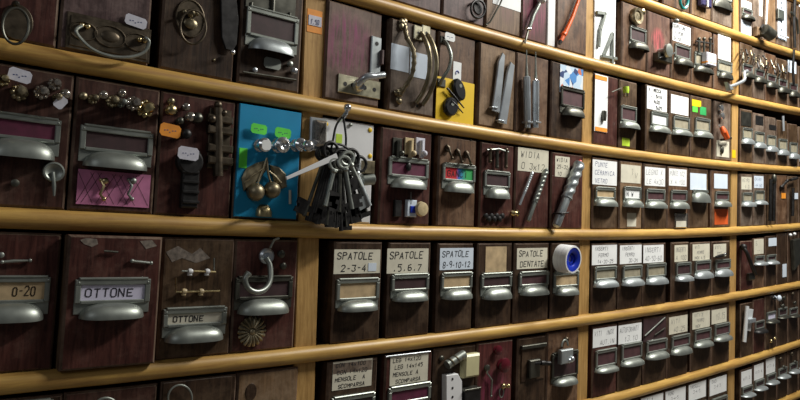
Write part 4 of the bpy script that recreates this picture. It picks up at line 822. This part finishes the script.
# ---- third bay, sixth shelf
for a in ((592.5, 617, 325, (593, 327.5, 616.5, 346), (595, 615.5, 349.5, 366, 376), 'reddish drawer with a white card reading Viti Inox', ['VITI  INOX', '  AUT.IN'], paper),
          (618.5, 642, 319, (618.5, 324, 641.5, 342.5), (621, 641, 343.5, 359, 369.5), 'drawer with a white card reading Autoforanti 13.10', ['AUTOFORANTI', ' 13.10'], paper),
          (643.5, 666, 314, None, (646, 666, 340, 352, 362.5), 'drawer with a dark card showing two crossed diagonal rods', None, None),
          (667, 688, 309, (669, 316, 687.5, 333), (671, 689, 335.5, 347, 358), 'drawer with a greenish cream card in faint writing', ['VITI', ' 40.25'], cream),
          (691, 710.5, 306, (692.5, 311.5, 709.7, 328), (694, 710, 329.5, 341, 350.5), 'drawer with a cream card ruled with faint lines', ['VITI 2', 'FERRO', 'INOX'], cream),
          (711.3, 729.5, 303, (711.5, 309, 726.5, 323), (714, 729, 324, 335.5, 344.5), 'drawer with a cream card marked 10-15', ['  10.15'], cream)):
    d = stdd('D', a[0], a[1], a[2], a[3], a[4], a[5], maroon if a[0] < 600 else umber, a[7] or paper, a[6], ink2, 0.0009, ins=plum_i, cm=pewter)
    if a[3] is None:
        c = d.card(643.5, 318, 666, 340, dark_i, None, name='dark_card'); 
        d.rod([(645, 336, 0.003), (665, 317.5, 0.003)], 0.0016, pewter, 'diagonal_rod'); d.rod([(655, 335, 0.003), (665, 328, 0.003)], 0.0014, pewter_d, 'diagonal_rod'); d.rod([(648, 343, 0.003), (653, 340, 0.003)], 0.002, pewter, 'diagonal_rod')
# ---- third bay, lowest shelf
for a in ((591, 612, 407), (613, 639, 400), (640.5, 664, 391), (665, 686.5, 384.5), (688, 707, 378), (709, 727.5, 372.5)):
    xl, xr, yt = a; i = xl
    D_ = {591: ('LEGNO', 'drawer with grey card, farthest from the tall post'), 613: ('VITI 3', 'drawer with a half hidden card'), 640.5: ('VITI 4', 'drawer with white card tilted behind the rail'), 665: ('ROND', 'drawer with white card in blue writing'), 688: ('TASSELLI', 'drawer with white card and torn corner'), 709: ('DADI', 'drawer with white card touching the post')}[xl]
    stdd('E', xl, xr, yt, (xl+0.6, yt+4.5, xr-1, yt+21), (xl+2, xr-1, yt+25, yt+36, yt+46), D_[1], umber, paper if xl > 612 else cream, [D_[0], '3-4-5', ''], ink2, 0.0008)

# ---- third bay, topmost shelf
d = D('N', 636, 659, -60, brown, 'brown drawer just showing above the rail'); 
d = D('N', 663, 690, -50, brown, 'drawer with a teal loop and blue handle', out=0.008)
d.rod([(a, b, 0.012) for a, b, _ in circ(684, -1, 4.2, 9.5, 0, 20)], 0.004, teal, 'teal_loop', 8, True); d.part(MB().ball(d.p3(687, 2, 0.008), (0.004, 0.008, 0.006), 10), 'pale_blue_cap', bluep)
d = D('N', 691.5, 711, -45, tanw, 'tan drawer with a purple and white handle sample', out=0.008)
d.part(MB().box(*d.rect(700, -10, 710, 7, 0.01), 0.004, 0.016, 0.003), 'purple_block', mat('dark_violet_plastic', (0.04, 0.035, 0.10), .3)); d.rod([(707.5, -10, 0.018), (707.5, 7, 0.018)], 0.0035, whitep, 'white_bar')
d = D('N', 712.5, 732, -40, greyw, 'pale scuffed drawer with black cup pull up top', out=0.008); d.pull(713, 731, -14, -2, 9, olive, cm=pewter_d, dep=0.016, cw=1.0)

# ---- farthest bay
FX = [(740.5, 752.3), (753.2, 764.2), (765.2, 775.8), (776.8, 787), (788, 797.4), (798.4, 807)]
def far(row, i, yt, desc, m_=walnut, cmm=None, cy=None, pl=None, ins=olive, txt=None, cm=pewter_b, out=0.009, im=ink2):
    xl, xr = FX[i]; d = D(row, xl, xr, yt, m_, desc, out=out, ch=0.002)
    if cmm: d.card(xl+0.8, cy[0], xr-0.8, cy[1], cmm, txt, im, 0.0009)
    if pl: d.pull(xl+1.2, xr-0.8, *pl, ins, dep=0.022, cw=1.1, cm=cm)
    return d
# topmost
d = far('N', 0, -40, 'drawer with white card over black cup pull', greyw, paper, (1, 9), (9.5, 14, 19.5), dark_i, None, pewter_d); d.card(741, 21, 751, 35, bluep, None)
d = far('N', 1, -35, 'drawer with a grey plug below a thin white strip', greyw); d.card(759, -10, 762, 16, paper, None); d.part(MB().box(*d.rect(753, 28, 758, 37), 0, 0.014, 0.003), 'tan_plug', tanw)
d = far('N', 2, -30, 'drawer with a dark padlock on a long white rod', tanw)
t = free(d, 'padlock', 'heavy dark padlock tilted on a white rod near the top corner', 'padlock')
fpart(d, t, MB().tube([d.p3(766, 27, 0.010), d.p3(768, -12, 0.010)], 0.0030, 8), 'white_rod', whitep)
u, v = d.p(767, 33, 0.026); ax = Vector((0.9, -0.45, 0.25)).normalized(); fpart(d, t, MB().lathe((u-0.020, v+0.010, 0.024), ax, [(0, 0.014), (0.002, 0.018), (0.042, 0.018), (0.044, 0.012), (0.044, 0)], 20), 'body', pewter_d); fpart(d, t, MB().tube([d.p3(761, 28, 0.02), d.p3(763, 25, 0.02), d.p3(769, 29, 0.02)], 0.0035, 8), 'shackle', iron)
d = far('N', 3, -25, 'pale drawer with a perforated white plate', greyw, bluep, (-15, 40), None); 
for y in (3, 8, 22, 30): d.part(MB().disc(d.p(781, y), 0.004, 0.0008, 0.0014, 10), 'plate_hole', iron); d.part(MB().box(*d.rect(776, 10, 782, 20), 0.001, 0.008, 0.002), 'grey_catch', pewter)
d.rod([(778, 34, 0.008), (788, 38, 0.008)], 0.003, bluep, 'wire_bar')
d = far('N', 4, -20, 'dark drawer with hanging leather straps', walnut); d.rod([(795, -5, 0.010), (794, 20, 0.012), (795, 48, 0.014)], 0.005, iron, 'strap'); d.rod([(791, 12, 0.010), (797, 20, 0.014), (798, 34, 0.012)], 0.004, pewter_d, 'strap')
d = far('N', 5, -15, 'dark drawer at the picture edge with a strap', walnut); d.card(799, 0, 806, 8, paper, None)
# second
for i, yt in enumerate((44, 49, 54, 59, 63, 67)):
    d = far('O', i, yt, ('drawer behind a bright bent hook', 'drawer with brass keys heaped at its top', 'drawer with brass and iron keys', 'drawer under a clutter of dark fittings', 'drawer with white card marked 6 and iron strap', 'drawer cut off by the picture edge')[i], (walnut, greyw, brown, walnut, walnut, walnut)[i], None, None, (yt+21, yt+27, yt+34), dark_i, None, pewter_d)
    if i in (0, 1, 2, 3):
        for k in range(7):
            x = FX[i][0]+1+k*1.5; y = yt+5+(k*37 % 11); mm = (bronze, pewter_d, aged, iron)[(k+i) % 4]
            d.rod([(x, y, 0.006), (x+random.uniform(-2, 3), y+random.uniform(3, 7), 0.014)], 0.0022, mm, 'small_fitting', 6, False, True)
    if i == 4: d.card(788, 61, 796, 73, bluep, ['6 NO', '6.14'], ink, 0.001); d.rod([(794, 50, 0.016), (793, 70, 0.018), (794, 86, 0.016)], 0.004, iron, 'iron_strap')
    if i == 0:
        hookd = d
# third
for i, yt in enumerate((109.5, 113.5, 117, 120.5, 124, 127)):
    b = yt+21
    d = far('A', i, yt, ('grey brown drawer with an olive insert', 'grey brown drawer with a square notch', 'grey brown drawer with a wide notch', 'dark drawer with a bright chain', 'plain dark drawer', 'plain dark drawer at the picture edge')[i], (walnut, greyw, greyw, walnut, walnut, walnut)[i], None, None, (b-2, b+7, b+14), olive)
    if i == 1: d.part(MB().box(*d.rect(755.5, 116, 763, 125), 0, 0.0008), 'notch', iron)
    if i == 2: d.part(MB().box(*d.rect(769, 125, 776, 130), 0, 0.0008), 'notch', iron)
    if i == 0: d.part(MB().box(*d.rect(741, 112, 751, 126), 0, 0.0012), 'blank_plate', pewter_d)
    if i == 3: d.rod([(783, 116, 0.004), (783.5, 131, 0.005)], 0.004, steel, 'chain')
# fourth
for i, yt in enumerate((174, 174, 174, 175, 176, 177)):
    if i < 2: d = far('B', i, yt, ('drawer with a faded cream card', 'drawer with white card in blue lettering')[i], greyw, (cream, bluep)[i], ((177, 189.5), (176, 188))[i], ((193, 202, 208.5), (191, 201, 206.5))[i], olive, (['VETRO', ' 4.0'], ['CHIAVI', '44.60'])[i], pewter_b, 0.009, inkb if i else ink2)
    else:
        d = far('B', i, yt, (0, 0, 'dark drawer behind tall black hanging bars', 'brown drawer with a small orange sticker', 'dark drawer with a pale blue label', 'dark drawer at the picture edge')[i], (0, 0, walnut, brown, walnut, walnut)[i])
        if i == 2:
            for x in (771, 774.5): d.rod([(x, 179, 0.014), (x-0.5, 200, 0.014), (x-1, 221, 0.012)], 0.0052, iron, 'black_bar')
            d.part(MB().ball(d.p3(774, 179, 0.014), (0.008, 0.016, 0.008), 10), 'grey_cap', pewter_d)
        if i == 3: d.card(781.5, 193, 785.5, 198.5, orange_t, None, name='orange_sticker', d=0.001); d.rod([(781.5, 187, 0.006), (787, 181, 0.012)], 0.004, iron, 'iron_arm', 8, False, True)
        if i == 4: d.card(794.5, 193, 798, 199, bluep, None, d=0.002); d.rod([(793, 188, 0.01), (792.5, 216, 0.01)], 0.005, iron, 'black_bar'); d.rod([(790, 180, 0.012), (797, 178, 0.012)], 0.005, iron, 'iron_arm')
# fifth
for i, yt in enumerate((241, 238, 236, 233, 231, 229)):
    d = far('C', i, yt, ('red brown drawer with a black lever across it', 'drawer with a cream card showing a drawn sign', 'drawer with a small square white card', 'dark drawer with a small upright label', 'drawer with a ribbed grey tool and white fittings', 'drawer cut by the edge of the picture')[i], (maroon, brown, umber, umber, umber, umber)[i], (None, cream, None, None, None, None)[i], (239, 254), (None, (256, 262, 268), (255, 261, 267), None, None, None)[i], dark_i, ['S', '--'] if i == 1 else None)
    if i == 0: d.part(MB().tube(spline([d.p3(a, b, c) for a, b, c in ((743, 247, 0.008), (747, 253, 0.018), (751, 264, 0.020), (755, 274, 0.010))], 5), 0.0055, 10).ball(d.p3(743.5, 247, 0.008), 0.010, 10), 'black_lever', iron); d.part(MB().box(*d.rect(746.5, 273, 752, 280), 0, 0.010, 0.002), 'lever_catch', pewter_d)
    if i == 2: d.card(768.5, 238, 776.5, 246, bluep, None)
    if i == 3: d.card(782.5, 264, 786.5, 277, bluep, None, d=0.001)
    if i == 4:
        d.part(MB().prism([d.p(*q) for q in ((789.5, 240), (796.5, 238), (796.8, 262), (791, 270))], 0.002, 0.014, 0.003), 'ribbed_tool', pewter_d)
        for x, y in ((790.5, 235), (794.5, 234)): d.part(MB().ball(d.p3(x, y, 0.006), 0.0055, 8), 'white_fitting', whitep)
# sixth
for i, yt in enumerate((303, 299, 295, 291, 287, 284)):
    d = far('D', i, yt, ('umber drawer behind a bright silver latch', 'dark red drawer with a black pull', 'drawer with a label and pewter pull over brass', 'drawer full of dull fittings', 'drawer with bright knobs up high', 'end drawer cut by the picture edge')[i], (umber, maroon, umber, umber, umber, umber)[i], None, None, ((320, 330, 339), (321, 329, 337), (312, 320, 327), (308, 316, 322), (308, 315, 321), None)[i] if i else None, lilac if i == 2 else dark_i, None, iron if i == 1 else pewter_d)
    if i == 2:
        d.part(MB().ball(d.p3(775, 338, 0.012), (0.010, 0.005, 0.006), 10).ball(d.p3(771, 341, 0.010), (0.006, 0.006, 0.006), 10), 'brass_catch', brass); d.knob(778, 298, 3, bluep); d.part(MB().ball(d.p3(774, 298, 0.008), (0.010, 0.006, 0.006), 10), 'dark_cap', iron)
    if i == 3: 
        for x, y in ((781, 300), (784, 298), (783, 306)): d.knob(x, y, 2.2, pewter_d, long=.6)
    if i == 4: d.knob(793, 294, 2, bronze, long=.6); d.knob(795, 303, 2, pewter_d, long=.6)
    if i == 0: latchd = d
t = free(latchd, 'silver_latch', 'bright silver sliding latch hanging on the drawer just beyond the last post', 'latch'); dr = latchd
fpart(dr, t, MB().prism([dr.p(*q) for q in ((744, 308), (751, 309), (748, 331), (742, 330))], 0.003, 0.008, 0.001), 'latch_plate', alum)
fpart(dr, t, MB().tube([dr.p3(747, 306, 0.012), dr.p3(744, 342, 0.012)], 0.006, 12), 'sliding_bolt', alum)
fpart(dr, t, MB().box(*dr.rect(744, 318, 750, 322), 0.006, 0.018, 0.001), 'keeper', steel)
# lowest
for i, yt in enumerate((368.5, 362, 356, 350, 345, 341)):
    d = far('E', i, yt, ('drawer with a white card next beyond the post', 'drawer with a white card of grey script', 'drawer with a white card just under the rail', 'drawer with brass fittings instead of a card', 'drawer with small bright fittings', 'drawer lost past the edge of the picture')[i], umber, paper if i < 3 else None, (yt+2, yt+17), (yt+18, yt+25, yt+33), dark_i, ['', 'VITI '+'346'[i], ''] if i < 3 else None)
    if i in (3, 4): d.knob(FX[i][0]+4, yt+9, 2.2, bronze, long=.6); d.knob(FX[i][0]+7, yt+17, 2, pewter_d, long=.6)

# ------------------------------------------------------------------ bent hook on the second rail, far bay
dr = hookd
t = free(dr, 'bent_hook', 'bright bent metal hook sticking out across the last post', 'hook')
fpart(dr, t, MB().tube(spline([dr.p3(a, b, c) for a, b, c in ((747, 71, 0.010), (744, 73, 0.020), (744, 80, 0.026), (737, 84, 0.032), (729, 87, 0.036))], 6), [0.0050]*25, 10), 'shaft', steel)
fpart(dr, t, MB().prism([dr.p(*q, 0.036) for q in ((725.5, 82), (730, 87), (733, 89.5), (728, 91))], 0.031, 0.042, 0.003), 'curled_tip', pewter_b)
# sticker on the first post and yellow mark on the last
def pxw(x, y, yy): p = unproj(x, y, yy); return (p.x, p.z)
def flat(x0, y0, x1, y1, name, m, yy, label, cat, t=0.0006):
    a = unproj(x0, (y0+y1)/2, yy); b = unproj(x1, (y0+y1)/2, yy); c = unproj((x0+x1)/2, y0, yy); e = unproj((x0+x1)/2, y1, yy)
    return MB().box(a.x, b.x, e.z, c.z, -yy-0.0002, -yy+t)
st = flat(307, 10, 322, 33, 'price_sticker', orange_t, 0.001, '', '').build('price_sticker', orange_t); tag(st, 'orange price sticker with white middle on the first tan post', 'sticker')
w_ = flat(308.5, 16, 321.5, 26, 'x', tagw, 0.0002, '', '').build('white_panel', tagw, st)
p0 = unproj(310, 21, 0.0); p1 = unproj(320, 21, 0.0); 
ink_lines(p0.x, p1.x, p0.z-0.008, p0.z+0.008, 0.001, ['1.50'], 0.0009).build('handwriting', inkb, w_)
st = flat(732, 150, 735.5, 158, 'yellow_sticker', yellow, 0.001, '', '').build('yellow_sticker', yellow); tag(st, 'small yellow mark stuck on the last tan post above the rail', 'sticker')

# ------------------------------------------------------------------ bunch of keys on a hook in the rail
hk = empty('rail_hook', Matrix.Translation(unproj(345, 118, -0.013))); tag(hk, 'round headed metal hook screwed into the pine rail, carrying the key bunch', 'hook')
hm = hk.matrix_world.inverted()
def W3(x, y, yy): q = hm @ unproj(x, y, yy); return (q.x, q.z, -q.y)
MB().tube(spline([W3(338, 121, -0.012), W3(341, 119, -0.020), W3(344, 116, -0.034), W3(346, 113, -0.040)], 5), [0.0036]*16, 10).build('hook_shaft', steel, hk)
MB().ball(W3(347.5, 107.5, -0.042), 0.0062, 14).build('ball_end', chrome, hk); MB().tube([W3(346, 113, -0.040), W3(347.5, 107.5, -0.042)], 0.0032, 10).build('hook_neck', steel, hk)
kb = empty('key_bunch', Matrix.Translation(unproj(338, 140, -0.035))); tag(kb, 'bunch of long black iron keys hanging over the pine rail by the first post', 'keys')
km = kb.matrix_world.inverted()
def K3(x, y, yy): q = km @ unproj(x, y, yy); return (q.x, q.z, -q.y)
MB().tube(spline([K3(342, 117, -0.036), K3(336, 126, -0.037), K3(333, 140, -0.040), K3(331, 150, -0.042)], 6), 0.0018, 8).build('cord', blackp, kb)
MB().tube(spline([K3(343, 117, -0.036), K3(345, 128, -0.037), K3(346, 140, -0.040), K3(345, 152, -0.042)], 6), 0.0018, 8).build('cord', blackp, kb)
MB().tube(circ(*K3(336, 152, -0.042)[:2], 0.026, 0.013, K3(336, 152, -0.042)[2], 24), 0.0020, 8, True).build('key_ring', iron, kb)
for cx_, cy_, rx_, ry_, yd in ((324, 154, 0.014, 0.011, -0.040), (331, 151, 0.013, 0.014, -0.046), (352, 158, 0.013, 0.014, -0.045), (360, 164, 0.012, 0.012, -0.040), (342, 157, 0.015, 0.012, -0.052)):
    q = K3(cx_, cy_, yd); MB().tube(circ(q[0], q[1], rx_, ry_, q[2], 20), 0.0026, 8, True).build('small_ring', iron, kb)
def key(x0, y0, x1, y1, yy, r, bow=0.010, m_=iron, bit=True, flip=1, bm=None, bl=0.02):
    A = Vector(K3(x0, y0, yy)); B = Vector(K3(x1, y1, yy-0.004)); ax = (B-A).normalized(); n_ = Vector((-ax.y, ax.x, 0)).normalized()*flip
    o = MB().tube([tuple(A), tuple(B)], r, 10).build('key', m_, kb)
    C = A-ax*bow*0.8; e1 = ax; e2 = n_
    MB().tube([tuple(C+bow*(0.8*math.cos(t)*e1+math.sin(t)*e2)) for t in [2*PI*i/16 for i in range(16)]], r*0.75, 8, True).build('bow', m_, o)
    MB().lathe(tuple(A), tuple(ax), [(0, r*1.5), (0.003, r*1.6), (0.006, r*1.0)], 10).build('collar', m_, o)
    if bit:
        P = [B-ax*bl, B-ax*0.001, B-ax*0.001+n_*0.020, B-ax*bl*0.35+n_*0.020, B-ax*bl*0.35+n_*0.015, B-ax*bl*0.6+n_*0.015, B-ax*bl*0.6+n_*0.020, B-ax*bl+n_*0.020]
        MB().prism([(p.x, p.y) for p in P], B.z-0.002, B.z+0.002).build('bit', bm or m_, o)
rnd = random.Random(3)
ends = ((304, 216), (309, 221), (316, 224), (321, 218), (326, 225), (331, 214), (336, 228), (341, 231), (346, 227), (351, 224), (356, 216), (361, 219), (366, 212), (314, 213), (345, 219), (334, 221))
for i, (ex, ey) in enumerate(ends):
    sx = 338+(ex-338)*0.42; yy = -0.030-0.006*((i*5) % 5)
    key(sx, 160+(i % 3)*3, ex, ey, yy, (0.0030, 0.0034, 0.0028)[i % 3], 0.0115, iron if i % 4 else pewter_d, True, 1 if i % 2 else -1, iron, 0.024)
key(350, 164, 361, 187, -0.060, 0.0038, 0.012, pewter, True, -1, iron); key(334, 170, 325, 206, -0.060, 0.0036, 0.011, pewter, True, 1, iron, 0.026)
key(345, 168, 352, 209, -0.062, 0.0036, 0.011, pewter, True, 1, iron, 0.022); key(340, 170, 339, 212, -0.060, 0.0034, 0.011, pewter_d, True, -1, iron, 0.024)
key(355, 172, 369, 206, -0.036, 0.0052, 0.012, pewter_b, True, -1)
mb = MB().box(*[f for f in (K3(361, 167, -0.03)[0], K3(371.5, 167, -0.03)[0], K3(366, 174, -0.03)[1], K3(366, 161, -0.03)[1])], K3(366, 167, -0.03)[2], K3(366, 167, -0.03)[2]+0.010, 0.001); mb.build('brass_padlock', aged, kb)
mb = MB().lathe(K3(361, 180, -0.030), (1, 0.15, 0.2), [(0, 0.008), (0.002, 0.010), (0.022, 0.010), (0.024, 0.007)], 14); mb.build('steel_barrel', pewter, kb)
# long spatula like white strip across the keys
a0, a1 = K3(286, 178, -0.060), K3(337, 156, -0.060); A = Vector(a0); B = Vector(a1); ax = (B-A).normalized(); n_ = Vector((-ax.y, ax.x, 0))
o = MB().prism([tuple((A-n_*0.0030).xy), tuple((B-n_*0.0052).xy), tuple((B+n_*0.0045).xy), tuple((A+n_*0.0016).xy)], A.z-0.0012, A.z+0.0012, 0.0005).build('flat_silver_key', whitep, kb)

gh = empty('door_handle_sample', Matrix.Translation(unproj(317, 140, -0.001))); tag(gh, 'shiny chrome and glass door handle fixed on the first tan post beside the blue board', 'door handle')
gm = gh.matrix_world.inverted()
def G3(x, y, yy): q = gm @ unproj(x, y, yy); return (q.x, q.z, -q.y)
a = G3(309, 150, -0.003); b_ = G3(326, 119, -0.003)
MB().box(a[0], b_[0], a[1], b_[1], 0.0005, 0.006, 0.002).build('back_plate', steel, gh)
MB().box(a[0]+0.005, b_[0]-0.004, a[1]+0.006, b_[1]-0.005, 0.006, 0.016, 0.004).build('glass_grip', glassk, gh)
MB().tube([G3(313, 143, -0.006), G3(313, 143, -0.026)], 0.006, 12).build('spindle', chrome, gh)
MB().ball(G3(308, 146, -0.032), 0.0095, 16).build('chrome_ball', chrome, gh)
